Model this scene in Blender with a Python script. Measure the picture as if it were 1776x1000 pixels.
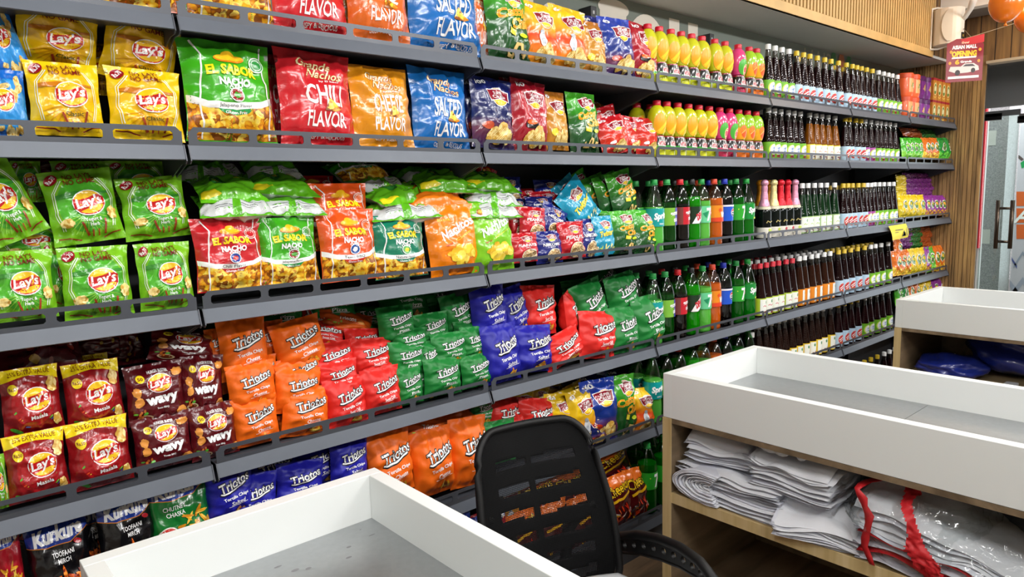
import bpy, bmesh, math, random
from math import sin, cos, pi, radians, atan2, sqrt
from mathutils import Vector, Matrix, noise
for o in list(bpy.data.objects): bpy.data.objects.remove(o)
sc = bpy.context.scene; COL = sc.collection
# ------------------------------------------------------------------ camera
FPX, YAW, PIT, ROL = 1206.168, 0.8522, 0.13186, -0.0279
CAM = Vector((0, -1.962, 1.67)); CZ = 1.67
_f = Vector((cos(PIT)*cos(YAW), cos(PIT)*sin(YAW), -sin(PIT)))
_r = _f.cross(Vector((0, 0, 1))).normalized(); _u = _r.cross(_f)
RR = _r*cos(ROL)+_u*sin(ROL); UU = -_r*sin(ROL)+_u*cos(ROL)
cd = bpy.data.cameras.new('camera'); cam = bpy.data.objects.new('camera', cd); COL.objects.link(cam)
cd.sensor_width = 36; cd.lens = FPX/1776*36; cd.clip_start = .02; cd.clip_end = 60
cam.matrix_world = Matrix(((RR.x, UU.x, -_f.x, CAM.x), (RR.y, UU.y, -_f.y, CAM.y), (RR.z, UU.z, -_f.z, CAM.z), (0, 0, 0, 1)))
sc.camera = cam
sc.view_settings.view_transform = 'Standard'; sc.view_settings.look = 'None'
sc.view_settings.gamma = 1; sc.view_settings.use_curve_mapping = False
sc.view_settings.exposure = -0.03
# ------------------------------------------------------------------ world + lights
w = bpy.data.worlds.new('world'); sc.world = w; w.use_nodes = True
w.node_tree.nodes['Background'].inputs[0].default_value = (1, .98, .95, 1)
w.node_tree.nodes['Background'].inputs[1].default_value = .65
def area(name, loc, sx, sy, power, col=(1, 1, 1), rot=(0, 0, 0)):
    l = bpy.data.lights.new(name, 'AREA'); l.shape = 'RECTANGLE'; l.size = sx; l.size_y = sy
    l.energy = power; l.color = col
    o = bpy.data.objects.new(name, l); COL.objects.link(o); o.location = loc; o.rotation_euler = rot
    return o
LIGHTS = [(-1.2, -1.35), (.6, -1.35), (2.4, -1.35), (4.2, -1.35), (6.0, -1.5), (.6, -3.6), (3.2, -3.6), (5.8, -3.6)]
for i, (x, y) in enumerate(LIGHTS):
    area('ceiling_panel_light', (x, y, 3.17), 1.1, .3, 38 if y > -2 else 95, (1, .992, .98), (radians(10 if y > -2 else 40), 0, 0))
area('cove_lamp_light', (5.6, -.55, 3.12), .5, .3, 9, (1, .78, .5))
area('entrance_fill_light', (8.6, -.2, 3.1), .8, 1.6, 60, (1, .99, .97))  # added fill without a fitting, brightens the street mural wall
area('lobby_fill_light', (7.6, -.5, 3.1), .4, 1.6, 34, (1, .99, .97), (0, radians(-20), 0))  # added fill, no real lamp here; lifts the pier face and door glass
area('daylight_light', (8.35, -1.2, 1.5), 1.6, 2.2, 30, (.9, .95, 1), (0, radians(90), 0))
# ------------------------------------------------------------------ pixel -> place
def ray(px, py): return RR*((px-888)/FPX)+UU*((500-py)/FPX)+_f
def aty(px, py, y): d = ray(px, py); return CAM+d*((y-CAM.y)/d.y)
def atx(px, py, x): d = ray(px, py); return CAM+d*((x-CAM.x)/d.x)
def atz(px, py, z): d = ray(px, py); return CAM+d*((z-CAM.z)/d.z)
def atd(px, py, dep): return CAM+ray(px, py)*dep
# ------------------------------------------------------------------ materials
def lin(c):
    return c/12.92 if c <= .04045 else ((c+.055)/1.055)**2.4
def hx(s):
    s = s.lstrip('#'); return tuple(lin(int(s[i:i+2], 16)/255) for i in (0, 2, 4))+(1,)
MC = {}
def newmat(key):
    m = bpy.data.materials.new(key); m.use_nodes = True
    return m, m.node_tree, m.node_tree.nodes['Principled BSDF']
def M(col, rough=.5, metal=0, coat=0, bump=0, bscale=40, spec=.5, var=0, trans=0):
    key = (col, rough, metal, coat, bump, bscale, spec, var, trans)
    if key in MC: return MC[key]
    m, nt, b = newmat('paint_'+col.strip('#'))
    b.inputs['Base Color'].default_value = hx(col); b.inputs['Roughness'].default_value = rough
    b.inputs['Metallic'].default_value = metal; b.inputs['Coat Weight'].default_value = coat
    b.inputs['Coat Roughness'].default_value = .08
    b.inputs['Specular IOR Level'].default_value = spec
    b.inputs['Transmission Weight'].default_value = trans
    tc = nt.nodes.new('ShaderNodeTexCoord')
    if bump or var:
        n = nt.nodes.new('ShaderNodeTexNoise'); n.inputs['Scale'].default_value = bscale; n.inputs['Detail'].default_value = 4
        nt.links.new(tc.outputs['Object'], n.inputs['Vector'])
        if bump:
            bp = nt.nodes.new('ShaderNodeBump'); bp.inputs['Strength'].default_value = bump; bp.inputs['Distance'].default_value = .004
            nt.links.new(n.outputs['Fac'], bp.inputs['Height']); nt.links.new(bp.outputs[0], b.inputs['Normal'])
        if var:
            r = nt.nodes.new('ShaderNodeValToRGB'); c = hx(col)
            r.color_ramp.elements[0].color = tuple(max(0, v*(1-var)) for v in c[:3])+(1,); r.color_ramp.elements[0].position = .3
            r.color_ramp.elements[1].color = tuple(min(1, v*(1+var)) for v in c[:3])+(1,); r.color_ramp.elements[1].position = .7
            nt.links.new(n.outputs['Fac'], r.inputs[0]); nt.links.new(r.outputs[0], b.inputs['Base Color'])
    MC[key] = m; return m
def film_bump(nt, b, strength):
    tc = nt.nodes.new('ShaderNodeTexCoord')
    n = nt.nodes.new('ShaderNodeTexNoise'); n.inputs['Scale'].default_value = 22; n.inputs['Detail'].default_value = 3
    n.inputs['Distortion'].default_value = 1.2
    nt.links.new(tc.outputs['Object'], n.inputs['Vector'])
    v = nt.nodes.new('ShaderNodeTexVoronoi'); v.feature = 'DISTANCE_TO_EDGE'; v.inputs['Scale'].default_value = 17
    nt.links.new(tc.outputs['Object'], v.inputs['Vector'])
    a = nt.nodes.new('ShaderNodeMath'); a.operation = 'ADD'
    mn = nt.nodes.new('ShaderNodeMath'); mn.operation = 'MINIMUM'; mn.inputs[1].default_value = .22
    nt.links.new(v.outputs['Distance'], mn.inputs[0])
    nt.links.new(mn.outputs[0], a.inputs[0]); nt.links.new(n.outputs['Fac'], a.inputs[1])
    bp = nt.nodes.new('ShaderNodeBump'); bp.inputs['Strength'].default_value = strength; bp.inputs['Distance'].default_value = .006
    nt.links.new(a.outputs[0], bp.inputs['Height']); nt.links.new(bp.outputs[0], b.inputs['Normal'])
    return tc
def FILM(col, glossy=1, ramp=None):
    """printed plastic film; ramp = [(pos, hex)] printed colours from the bottom to the top of the pack"""
    key = ('film', col, glossy, str(ramp))
    if key in MC: return MC[key]
    m, nt, b = newmat('film_'+col.strip('#'))
    b.inputs['Base Color'].default_value = hx(col)
    b.inputs['Roughness'].default_value = .24 if glossy else .42
    b.inputs['Specular IOR Level'].default_value = .62 if glossy else .4
    b.inputs['Coat Weight'].default_value = .35 if glossy else 0
    b.inputs['Coat Roughness'].default_value = .12
    film_bump(nt, b, .34 if glossy else .2)
    if ramp:
        uv = nt.nodes.new('ShaderNodeUVMap'); uv.uv_map = 'UVMap'
        sp = nt.nodes.new('ShaderNodeSeparateXYZ'); nt.links.new(uv.outputs[0], sp.inputs[0])
        r = nt.nodes.new('ShaderNodeValToRGB'); cr = r.color_ramp
        while len(cr.elements) < len(ramp): cr.elements.new(.5)
        for e, (p, c) in zip(cr.elements, ramp): e.position = p; e.color = hx(c)
        nt.links.new(sp.outputs['Y'], r.inputs[0]); nt.links.new(r.outputs[0], b.inputs['Base Color'])
    MC[key] = m; return m
def PIC(key, cols, scale=60, rough=.3):
    """printed food picture: cells of the given colours"""
    k = ('pic', key)
    if k in MC: return MC[k]
    m, nt, b = newmat('picture_'+key)
    b.inputs['Roughness'].default_value = rough
    tc = film_bump(nt, b, .3)
    v = nt.nodes.new('ShaderNodeTexVoronoi'); v.inputs['Scale'].default_value = scale
    ns = nt.nodes.new('ShaderNodeTexNoise'); ns.inputs['Scale'].default_value = scale*.6
    mx = nt.nodes.new('ShaderNodeMixRGB'); mx.inputs[0].default_value = .03
    nt.links.new(tc.outputs['Object'], mx.inputs[1]); nt.links.new(ns.outputs['Color'], mx.inputs[2]); nt.links.new(tc.outputs['Object'], ns.inputs['Vector'])
    nt.links.new(mx.outputs[0], v.inputs['Vector'])
    sp = nt.nodes.new('ShaderNodeSeparateXYZ'); nt.links.new(v.outputs['Color'], sp.inputs[0])
    ad = nt.nodes.new('ShaderNodeMath'); ad.operation = 'SUBTRACT'
    ml = nt.nodes.new('ShaderNodeMath'); ml.operation = 'MULTIPLY'; ml.inputs[1].default_value = .5
    nt.links.new(v.outputs['Distance'], ml.inputs[0]); nt.links.new(sp.outputs['X'], ad.inputs[0]); nt.links.new(ml.outputs[0], ad.inputs[1])
    r = nt.nodes.new('ShaderNodeValToRGB'); cr = r.color_ramp
    while len(cr.elements) < len(cols): cr.elements.new(.5)
    for i, c in enumerate(cols): cr.elements[i].position = i/(len(cols)-1)*.85; cr.elements[i].color = hx(c)
    nt.links.new(ad.outputs[0], r.inputs[0]); nt.links.new(r.outputs[0], b.inputs['Base Color'])
    MC[k] = m; return m
def CLEAR(col, key='clear', gl=.12, rough=.04, fres=1.35):
    """thin clear plastic or glass wall: tinted see-through plus fresnel gloss"""
    k = (key, col, gl, rough)
    if k in MC: return MC[k]
    m = bpy.data.materials.new(key+'_'+col.strip('#')); m.use_nodes = True; nt = m.node_tree; nt.nodes.clear()
    o = nt.nodes.new('ShaderNodeOutputMaterial'); t = nt.nodes.new('ShaderNodeBsdfTransparent'); t.inputs[0].default_value = hx(col)
    g = nt.nodes.new('ShaderNodeBsdfGlossy'); g.inputs['Roughness'].default_value = rough
    fr = nt.nodes.new('ShaderNodeLayerWeight'); fr.inputs[0].default_value = .5
    pw = nt.nodes.new('ShaderNodeMath'); pw.operation = 'POWER'; pw.inputs[1].default_value = 4; nt.links.new(fr.outputs['Facing'], pw.inputs[0])
    ml = nt.nodes.new('ShaderNodeMath'); ml.operation = 'MULTIPLY'; ml.inputs[1].default_value = (fres-1)*1.3; nt.links.new(pw.outputs[0], ml.inputs[0])
    ad = nt.nodes.new('ShaderNodeMath'); ad.operation = 'ADD'; ad.inputs[1].default_value = gl*.5
    mx = nt.nodes.new('ShaderNodeMixShader')
    nt.links.new(ml.outputs[0], ad.inputs[0]); nt.links.new(ad.outputs[0], mx.inputs[0]); nt.links.new(t.outputs[0], mx.inputs[1]); nt.links.new(g.outputs[0], mx.inputs[2])
    nt.links.new(mx.outputs[0], o.inputs[0]); MC[k] = m; return m
def WOOD(key, c1, c2, c3, axis='z', scale=6, rough=.55, planks=0):
    k = ('wood', key)
    if k in MC: return MC[k]
    m, nt, b = newmat('wood_'+key); b.inputs['Roughness'].default_value = rough
    tc = nt.nodes.new('ShaderNodeTexCoord'); mp = nt.nodes.new('ShaderNodeMapping')
    s = {'x': (.12, 1, 1), 'y': (1, .12, 1), 'z': (1, 1, .08)}[axis]; mp.inputs['Scale'].default_value = s
    n = nt.nodes.new('ShaderNodeTexNoise'); n.inputs['Scale'].default_value = scale*6; n.inputs['Detail'].default_value = 6; n.inputs['Distortion'].default_value = .6
    nt.links.new(tc.outputs['Object'], mp.inputs[0]); nt.links.new(mp.outputs[0], n.inputs['Vector'])
    r = nt.nodes.new('ShaderNodeValToRGB'); cr = r.color_ramp; cr.elements.new(.5)
    for e, p, c in zip(cr.elements, (.3, .5, .7), (c1, c2, c3)): e.position = p; e.color = hx(c)
    nt.links.new(n.outputs['Fac'], r.inputs[0]); nt.links.new(r.outputs[0], b.inputs['Base Color'])
    MC[k] = m; return m
# ------------------------------------------------------------------ mesh + object helpers
class MB:
    def __init__(s): s.v = []; s.f = []; s.m = []; s.mats = []
    def mi(s, mat):
        if mat not in s.mats: s.mats.append(mat)
        return s.mats.index(mat)
    def add(s, vs, fs, mat):
        k = len(s.v); i = s.mi(mat); s.v += [tuple(v) for v in vs]
        for f in fs: s.f.append(tuple(k+a for a in f)); s.m.append(i)
    def box(s, x0, x1, y0, y1, z0, z1, mat, R=None):
        vs = [(x, y, z) for x in (x0, x1) for y in (y0, y1) for z in (z0, z1)]
        if R is not None: vs = [R @ Vector(v) for v in vs]
        s.add(vs, [(0, 1, 3, 2), (4, 6, 7, 5), (0, 4, 5, 1), (2, 3, 7, 6), (0, 2, 6, 4), (1, 5, 7, 3)], mat)
    def prism(s, prof, axis, a, b, mat):
        """closed 2D profile extruded along an axis; profile in the other two axes in order"""
        n = len(prof); P = []
        for t in (a, b):
            for p, q in prof: P.append({'x': (t, p, q), 'y': (p, t, q), 'z': (p, q, t)}[axis])
        fs = [(i, (i+1) % n, n+(i+1) % n, n+i) for i in range(n)]+[tuple(range(n))[::-1], tuple(range(n, 2*n))]
        s.add(P, fs, mat)
    def lathe(s, prof, mat, n=20, c=(0, 0, 0), caps=True):
        k = len(prof); vs = []; fs = []
        for r, z in prof:
            for j in range(n): a = 2*pi*j/n; vs.append((c[0]+r*cos(a), c[1]+r*sin(a), c[2]+z))
        for i in range(k-1):
            for j in range(n): fs.append((i*n+j, i*n+(j+1) % n, (i+1)*n+(j+1) % n, (i+1)*n+j))
        if caps: fs += [tuple(range(n))[::-1], tuple(range((k-1)*n, k*n))]
        s.add(vs, fs, mat)
    def tube(s, pts, r, mat, n=8):
        pts = [Vector(p) for p in pts]; rs = r if isinstance(r, (list, tuple)) else [r]*len(pts); vs = []; fs = []
        for i, p in enumerate(pts):
            d = (pts[min(i+1, len(pts)-1)]-pts[max(i-1, 0)]).normalized()
            a = d.cross(Vector((0, 0, 1)) if abs(d.z) < .9 else Vector((0, 1, 0))).normalized(); b = d.cross(a)
            for j in range(n): t = 2*pi*j/n; vs.append(p+(a*cos(t)+b*sin(t))*rs[i])
        for i in range(len(pts)-1):
            for j in range(n): fs.append((i*n+j, i*n+(j+1) % n, (i+1)*n+(j+1) % n, (i+1)*n+j))
        fs += [tuple(range(n))[::-1], tuple(range((len(pts)-1)*n, len(pts)*n))]
        s.add(vs, fs, mat)
    def mesh(s, name, smooth=False, uvs=None, bevel=0, fix=True):
        me = bpy.data.meshes.new(name); me.from_pydata(s.v, [], s.f)
        for m in s.mats: me.materials.append(m)
        me.polygons.foreach_set('material_index', s.m)
        if fix or bevel:
            bm = bmesh.new(); bm.from_mesh(me)
            if bevel: bmesh.ops.bevel(bm, geom=[e for e in bm.edges], offset=bevel, segments=2, affect='EDGES', profile=.5)
            bmesh.ops.recalc_face_normals(bm, faces=bm.faces); bm.to_mesh(me); bm.free()
        if smooth:
            me.polygons.foreach_set('use_smooth', [True]*len(me.polygons))
            if smooth == 'auto': me.set_sharp_from_angle(angle=radians(38))
        return me
def obj(name, me, parent=None, loc=None):
    o = bpy.data.objects.new(name, me); COL.objects.link(o)
    if parent is not None: o.parent = parent
    if loc is not None: o.location = loc
    return o
def tag(o, label=None, cat=None, group=None, kind=None):
    if label: o['label'] = label
    if cat: o['category'] = cat
    if group: o['group'] = group
    if kind: o['kind'] = kind
    return o
def thing(name, label, cat, loc=(0, 0, 0), group=None):
    return tag(obj(name, None, None, loc), label, cat, group)
def struct(name, mb, label=None, **k):
    return tag(obj(name, mb.mesh(name, **k)), label, None, None, 'structure')
# ------------------------------------------------------------------ lettering
TC = {}
def text_tris(s, fat=0.0, shear=0.0):
    """text as 2D vertices (cap height about .7) + triangles"""
    k = (s, fat, shear)
    if k in TC: return TC[k]
    cu = bpy.data.curves.new('lettering', 'FONT'); cu.body = s; cu.resolution_u = 2; cu.offset = fat; cu.shear = shear
    cu.space_line = 1.0; cu.align_x = 'CENTER'
    o = bpy.data.objects.new('lettering', cu); COL.objects.link(o)
    bpy.context.view_layer.update()
    me = bpy.data.meshes.new_from_object(o.evaluated_get(bpy.context.evaluated_depsgraph_get()))
    me.calc_loop_triangles()
    V = [(v.co.x, v.co.y) for v in me.vertices]; T = [tuple(t.vertices) for t in me.loop_triangles]
    bpy.data.objects.remove(o); bpy.data.curves.remove(cu); bpy.data.meshes.remove(me)
    TC[k] = (V, T); return TC[k]
def bbox(V):
    xs = [v[0] for v in V]; ys = [v[1] for v in V]; return min(xs), max(xs), min(ys), max(ys)
def refine(V, T, L):
    V = list(V); out = []; st = list(T); L2 = L*L
    mid = {}
    while st:
        a, b, c = st.pop()
        d = [((V[p][0]-V[q][0])**2+(V[p][1]-V[q][1])**2) for p, q in ((a, b), (b, c), (c, a))]
        i = max(range(3), key=lambda t: d[t])
        if d[i] <= L2 or len(out) > 14000: out.append((a, b, c)); continue
        p, q, r = ((a, b, c), (b, c, a), (c, a, b))[i]
        k = (min(p, q), max(p, q))
        if k not in mid: mid[k] = len(V); V.append(((V[p][0]+V[q][0])/2, (V[p][1]+V[q][1])/2))
        m = mid[k]; st += [(p, m, r), (m, q, r)]
    return V, out
def poly_tris(P):
    from mathutils.geometry import tessellate_polygon
    return [tuple(p) for p in P], [tuple(t) for t in tessellate_polygon([[Vector((p[0], p[1], 0)) for p in P]])]
def el_tris(e):
    """graphic element -> list of (verts2D, tris, material)"""
    k = e[0]; o = e[-1] if isinstance(e[-1], dict) else {}
    if k == 'T':
        _, s, cx, cy, wd, ht, col = e[:7]; res = []
        rot = radians(o.get('rot', 0)); sh = o.get('sh', 0); arc = o.get('arc', 0); fat = o.get('fat', .012)
        V0, _t = text_tris(s, 0.0, sh); bx = bbox(V0)
        layers = [(fat+o['olw'], o['ol'])] if 'ol' in o else []
        layers.append((fat, col))
        for ft, c in layers:
            V, T = text_tris(s, ft, sh); W = []
            for x, y in V:
                x = ((x-bx[0])/(bx[1]-bx[0])-.5); y = ((y-bx[2])/(bx[3]-bx[2])-.5)*ht
                y += arc*(1-4*x*x); x *= wd
                W.append((cx+x*cos(rot)-y*sin(rot), cy+x*sin(rot)+y*cos(rot)))
            res.append((W, T, c))
        return res
    if k == 'E':
        _, cx, cy, rx, ry, col = e[:6]; rot = radians(o.get('rot', 0)); n = o.get('n', 22); P = []
        for i in range(n):
            a = 2*pi*i/n; q = 1+o.get('rag', 0)*noise.noise(Vector((cos(a)*2+cx*31, sin(a)*2+cy*17, 3)))
            x, y = rx*q*cos(a), ry*q*sin(a)
            P.append((cx+x*cos(rot)-y*sin(rot), cy+x*sin(rot)+y*cos(rot)))
        V, T = poly_tris(P); return [(V, T, col)]
    if k == 'P':
        V, T = poly_tris(e[1]); return [(V, T, e[2])]
    if k == 'L':
        pts, wd, col = e[1:4]; V = []; T = []
        for i, p in enumerate(pts):
            a = pts[max(i-1, 0)]; b = pts[min(i+1, len(pts)-1)]; dx, dy = b[0]-a[0], b[1]-a[1]; l = sqrt(dx*dx+dy*dy) or 1
            nx, ny = -dy/l*wd/2, dx/l*wd/2; V += [(p[0]+nx, p[1]+ny), (p[0]-nx, p[1]-ny)]
        for i in range(len(pts)-1): k2 = 2*i; T += [(k2, k2+1, k2+3), (k2, k2+3, k2+2)]
        return [(V, T, col)]
    if k == 'C':     # scattered pieces of snack
        _, cx, cy, rx, ry, n, pr, cols = e[:8]; rnd = random.Random(o.get('seed', 1)); res = []
        for i in range(n):
            a = rnd.uniform(0, 2*pi); q = sqrt(rnd.random()); x = cx+rx*q*cos(a); y = cy+ry*q*sin(a)
            st = o.get('st', 1); res += el_tris(('E', x, y, pr*rnd.uniform(.8, 1.2)*st, pr*rnd.uniform(.5, 1)/st, cols[i % len(cols)], {'rot': rnd.uniform(0, 180), 'rag': .3, 'n': 9}))
        return res
def mcol(c, glossy): return c if not isinstance(c, str) else FILM(c, glossy)
# ------------------------------------------------------------------ snack bags
def make_bag(name, W, H, T, base, els, back, glossy, seed, nu=24, nv=34):
    rnd = random.Random(seed*7+3); ph = [rnd.uniform(0, 6.28) for _ in range(8)]; so = rnd.uniform(0, 90)
    lean = rnd.uniform(-.12, .12)
    def pos(u, v, side=1, off=0.0):
        # u -.5...5, v 0..1
        a = abs(2*u); s = 1 if u >= 0 else -1
        hw = .5*(1-.075*sin(pi*min(1, max(0, v)))**.8)+.012*noise.noise(Vector((s*3.1+so, v*4, 1)))
        b = min(1, abs(2*v-1)/.93)
        prof = max(0, 1-a**2.6)**.62*max(0, 1-b**2.6)**.7
        prof *= 1+.22*(.5-v)+lean*u*2
        d = min(v, 1-v); fold = .010*math.exp(-max(0, d-.02)/.13)*(sin(u*21+ph[0])+.7*sin(u*37+ph[1]+(3 if v > .5 else 0)))*(1-a**4)
        es = .006*math.exp(-(1-a)/.18)*sin(v*26+ph[2]+s*2)*(1-b**6)
        q = Vector((u*2.6+so, v*3.3, side*5.0)); r = 1-2*abs(noise.noise(q)); r2 = 1-2*abs(noise.noise(q*2.3+Vector((4, 4, 4))))
        cr = (.012*r+.006*r2)*min(1, prof*1.7)
        y = prof*T*.5+(fold*min(1, d/.03)+es+cr-.008*(prof > .1))*W/.2*1.0
        if d < .025: y = .0012
        y = max(y, .0012*(1-min(1, d/.04)))+off
        x = 2*u*hw*W
        z = (v-.5)*H+.010*H*noise.noise(Vector((u*4+so, v > .5 and 9 or 2, 7)))*(abs(2*v-1)**3)
        x += .012*W*noise.noise(Vector((u*3, v*5+so, 2)))
        bend = .03*H*noise.noise(Vector((so, v*2.0+(9 if v > .5 else 0), 5)))*abs(2*v-1)**3
        return (x, -side*y+bend, z)
    mb = MB(); N = (nu+1)*(nv+1); bmm = mcol(base, glossy); bk = mcol(back, glossy)
    for side, mt in ((1, bmm), (-1, bk)):
        vs = []
        for j in range(nv+1):
            v = j/nv; v = .5-.5*cos(pi*v)*.5-(.5-v)*.5 if 0 else v
            for i in range(nu+1):
                t = i/nu*2-1; u = .5*(t+.25*sin(pi*t)*1/pi) if 0 else .5*t
                p = pos(u, v, side)
                if i in (0, nu) or j in (0, nv): p = (p[0], pos(u, v, 1)[1]*0+(pos(u, v, 1)[1]+pos(u, v, -1)[1])/2, p[2])
                vs.append(p)
        if side == 1: G = vs
        fs = []
        for j in range(nv):
            for i in range(nu):
                a = j*(nu+1)+i; q = (a, a+1, a+nu+2, a+nu+1); fs.append(q if side > 0 else q[::-1])
        mb.add(vs, fs, mt)
    def onface(u, v, off):
        fx = (u+.5)*nu; fy = v*nv; i = min(nu-1, int(fx)); j = min(nv-1, int(fy)); fx -= i; fy -= j; a = j*(nu+1)+i
        A, B, C_, D = G[a], G[a+1], G[a+nu+2], G[a+nu+1]
        if fx >= fy: w_ = (1-fx, fx-fy, fy, 0)
        else: w_ = (1-fy, 0, fx, fy-fx)
        p = [A[k]*w_[0]+B[k]*w_[1]+C_[k]*w_[2]+D[k]*w_[3] for k in range(3)]
        return (p[0], p[1]-off, p[2])
    nbase = len(mb.f); lay = 0
    asp = H/W
    for e in els:
        lay += .65
        for V, TT, c in el_tris(e):
            V2, T2 = refine(V, TT, .036); vs = []
            lay += .35
            for x, y in V2:
                x = max(-.492, min(.492, x)); y = max(.004, min(asp-.004, y))
                vs.append(onface(x, y/asp, .0008+.00024*lay))
            mb.add(vs, [t if ((V2[t[1]][0]-V2[t[0]][0])*(V2[t[2]][1]-V2[t[0]][1])-(V2[t[2]][0]-V2[t[0]][0])*(V2[t[1]][1]-V2[t[0]][1])) > 0 else t[::-1] for t in T2], mcol(c, glossy))
    me = mb.mesh(name, smooth=True, fix=False)
    uv = me.uv_layers.new(name='UVMap'); co = me.vertices
    for l in me.loops:
        c = co[l.vertex_index].co; uv.data[l.index].uv = (c.x/W+.5, c.z/H+.5)
    return me
NACHO = PIC('tortilla', ['#8a4a0c', '#e08a14', '#f7c62c', '#ffe46a', '#c96c12'], 55)
CURL = PIC('curl', ['#6e1a08', '#c4441a', '#ef7c22', '#ffa544'], 90)
POTATO = PIC('crisp', ['#c99a3a', '#f3d98a', '#ffeeb0'], 70)
NUTS = PIC('nuts', ['#5f3d1a', '#c79a5c', '#f0d7a0', '#fff0cc'], 170)
def lays(cx, cy, s, name="Lay's", tx=1.0):
    r = s*.5
    return [('E', cx, cy, r*1.08, r*.86, '#ffffff'), ('E', cx, cy, r*1.02, r*.8, '#c81a1e'), ('E', cx, cy+.02*s, r*.98, r*.76, '#f8c81e'),
            ('P', [(cx-r*1.0, cy+.16*s), (cx-.3*s, cy+.12*s), (cx, cy+.17*s), (cx+.3*s, cy+.27*s), (cx+r*1.02, cy+.18*s), (cx+r*1.02, cy-.12*s), (cx+.3*s, cy-.08*s), (cx, cy-.17*s), (cx-.3*s, cy-.26*s), (cx-r*1.0, cy-.17*s)], '#c4161c'),
            ('T', name, cx, cy+.0*s, s*.86*tx, s*.42, '#ffffff', {'rot': 9, 'fat': .03, 'sh': .15})]
def triotos(flav, H):
    return [('T', 'Triotos', .06, H*.67, .66, .20, '#ffffff', {'rot': 17, 'sh': .25, 'fat': .02, 'ol': '#0c0c0e', 'olw': .06}),
            ('L', [(-.27, H*.67-.19), (-.2, H*.67-.215), (0, H*.67-.165), (.3, H*.67-.03)], .075, '#0c0c0e'),
            ('L', [(-.26, H*.67-.19), (-.2, H*.67-.205), (0, H*.67-.16), (.29, H*.67-.03)], .034, '#ffffff'),
            ('T', 'Tortilla Chips', .05, H*.42, .52, .085, '#ffffff', {'rot': 9, 'fat': .02}),
            ('T', flav, .08, H*.42-.12, .3 if len(flav) > 4 else .2, .085, '#ffffff', {'rot': 9, 'sh': .2, 'fat': .012}),
            ('L', [(-.12, H*.42-.21), (.28, H*.42-.15)], .008, '#ffffff'),
            ('P', [(-.02, .13), (.1, .31), (.2, .15)], NACHO), ('P', [(.05, .1), (.2, .26), (.27, .1)], NACHO)]
def superc(cx, cy, s):
    return [('E', cx, cy-.02*s, s*.36, s*.36, '#ffffff'), ('E', cx, cy-.02*s, s*.34, s*.34, '#f5a81c'), ('E', cx, cy-.02*s, s*.28, s*.3, '#ffd83c'),
            ('P', [(cx-s*.5, cy+.2*s), (cx, cy+.3*s), (cx+s*.5, cy+.24*s), (cx+s*.42, cy-.2*s), (cx, cy-.12*s), (cx-s*.36, cy-.24*s)], '#ffffff'),
            ('P', [(cx-s*.47, cy+.17*s), (cx, cy+.27*s), (cx+s*.47, cy+.21*s), (cx+s*.39, cy-.17*s), (cx, cy-.09*s), (cx-s*.34, cy-.21*s)], '#8c1226'),
            ('T', 'SUPER', cx+.02*s, cy+.12*s, s*.44, s*.12, '#ffffff', {'rot': 3, 'fat': .012}), ('T', 'CRISP', cx+.02*s, cy-.035*s, s*.6, s*.12, '#ffffff', {'rot': 3, 'fat': .012})]
def crisps3(y, cols=None):
    r = []
    for x, yy, rot in ((-.12, y+.06, 60), (.08, y+.17, 75), (.05, y, 40), (.2, y+.04, 100)):
        r += [('E', x, yy, .17, .11, POTATO, {'rot': rot, 'rag': .25})]
        for k in (-.06, -.02, .02, .06): r += [('L', [(x+k-.05, yy-.07), (x+k+.05, yy+.07)], .008, '#c48f35')]
    return r
def elsabor(c1, flav, H, seal, badge):
    R = ('#f8c020', '#e2871c')
    e = [('P', [(-.5, .02), (.5, .02), (.5, H*.40), (.3, H*.33), (0, H*.29), (-.3, H*.31), (-.5, H*.38)], NACHO),
         ('P', [(-.5, H*.44), (-.3, H*.37), (0, H*.35), (.3, H*.38), (.5, H*.46), (.5, H*.39), (.3, H*.32), (0, H*.285), (-.3, H*.305), (-.5, H*.37)], '#f4f4f2'),
         ('P', [(-.2, H*.30), (0, H*.285), (.2, H*.31), (.14, H*.26), (0, H*.235), (-.12, H*.25)], c1),
         ('T', flav, .0, H*.33, .36, .05, '#555555', {'arc': -.012}), ('T', 'Gluten Free', .0, H*.265, .24, .035, '#ffffff', {'arc': -.006}),
         ('L', [(-.37, H*.97), (-.3, H*.82), (-.34, H*.6), (-.38, H*.35), (-.34, .03)], .018, '#f6f6f4'), ('L', [(.4, H*.97), (.36, H*.82), (.4, H*.55), (.43, H*.35), (.4, .03)], .018, '#f6f6f4'),
         ('E', 0, H*.80, .17, .06, R[1]), ('E', 0, H*.81, .155, .045, R[0]), ('E', 0, H*.835, .08, .06, R[0]),
         ('T', 'EL SABOR', 0, H*.665, .56, .115, '#ffe01e', {'fat': .04, 'arc': .02, 'ol': '#00000', 'olw': 0} if 0 else {'fat': .045, 'arc': .02}),
         ('T', 'NACHO', .02, H*.56, .36, .085, '#ffffff', {'fat': .05}), ('T', 'CHIPS', .02, H*.50, .16, .045, '#ffffff', {'fat': .03}),
         ('E', .02, H*.43, .088, .088, '#ffffff'), ('E', .02, H*.43, .078, .078, badge[0]), ('E', .02, H*.43, .045, .04, badge[1], {'rag': .5}),
         ('E', .31, H*.76, .095, .095, '#eef2ea'), ('E', .31, H*.76, .085, .085, seal), ('E', .31, H*.76, .066, .066, '#eef2ea'), ('E', .31, H*.76, .06, .06, seal)]
    return e
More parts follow.
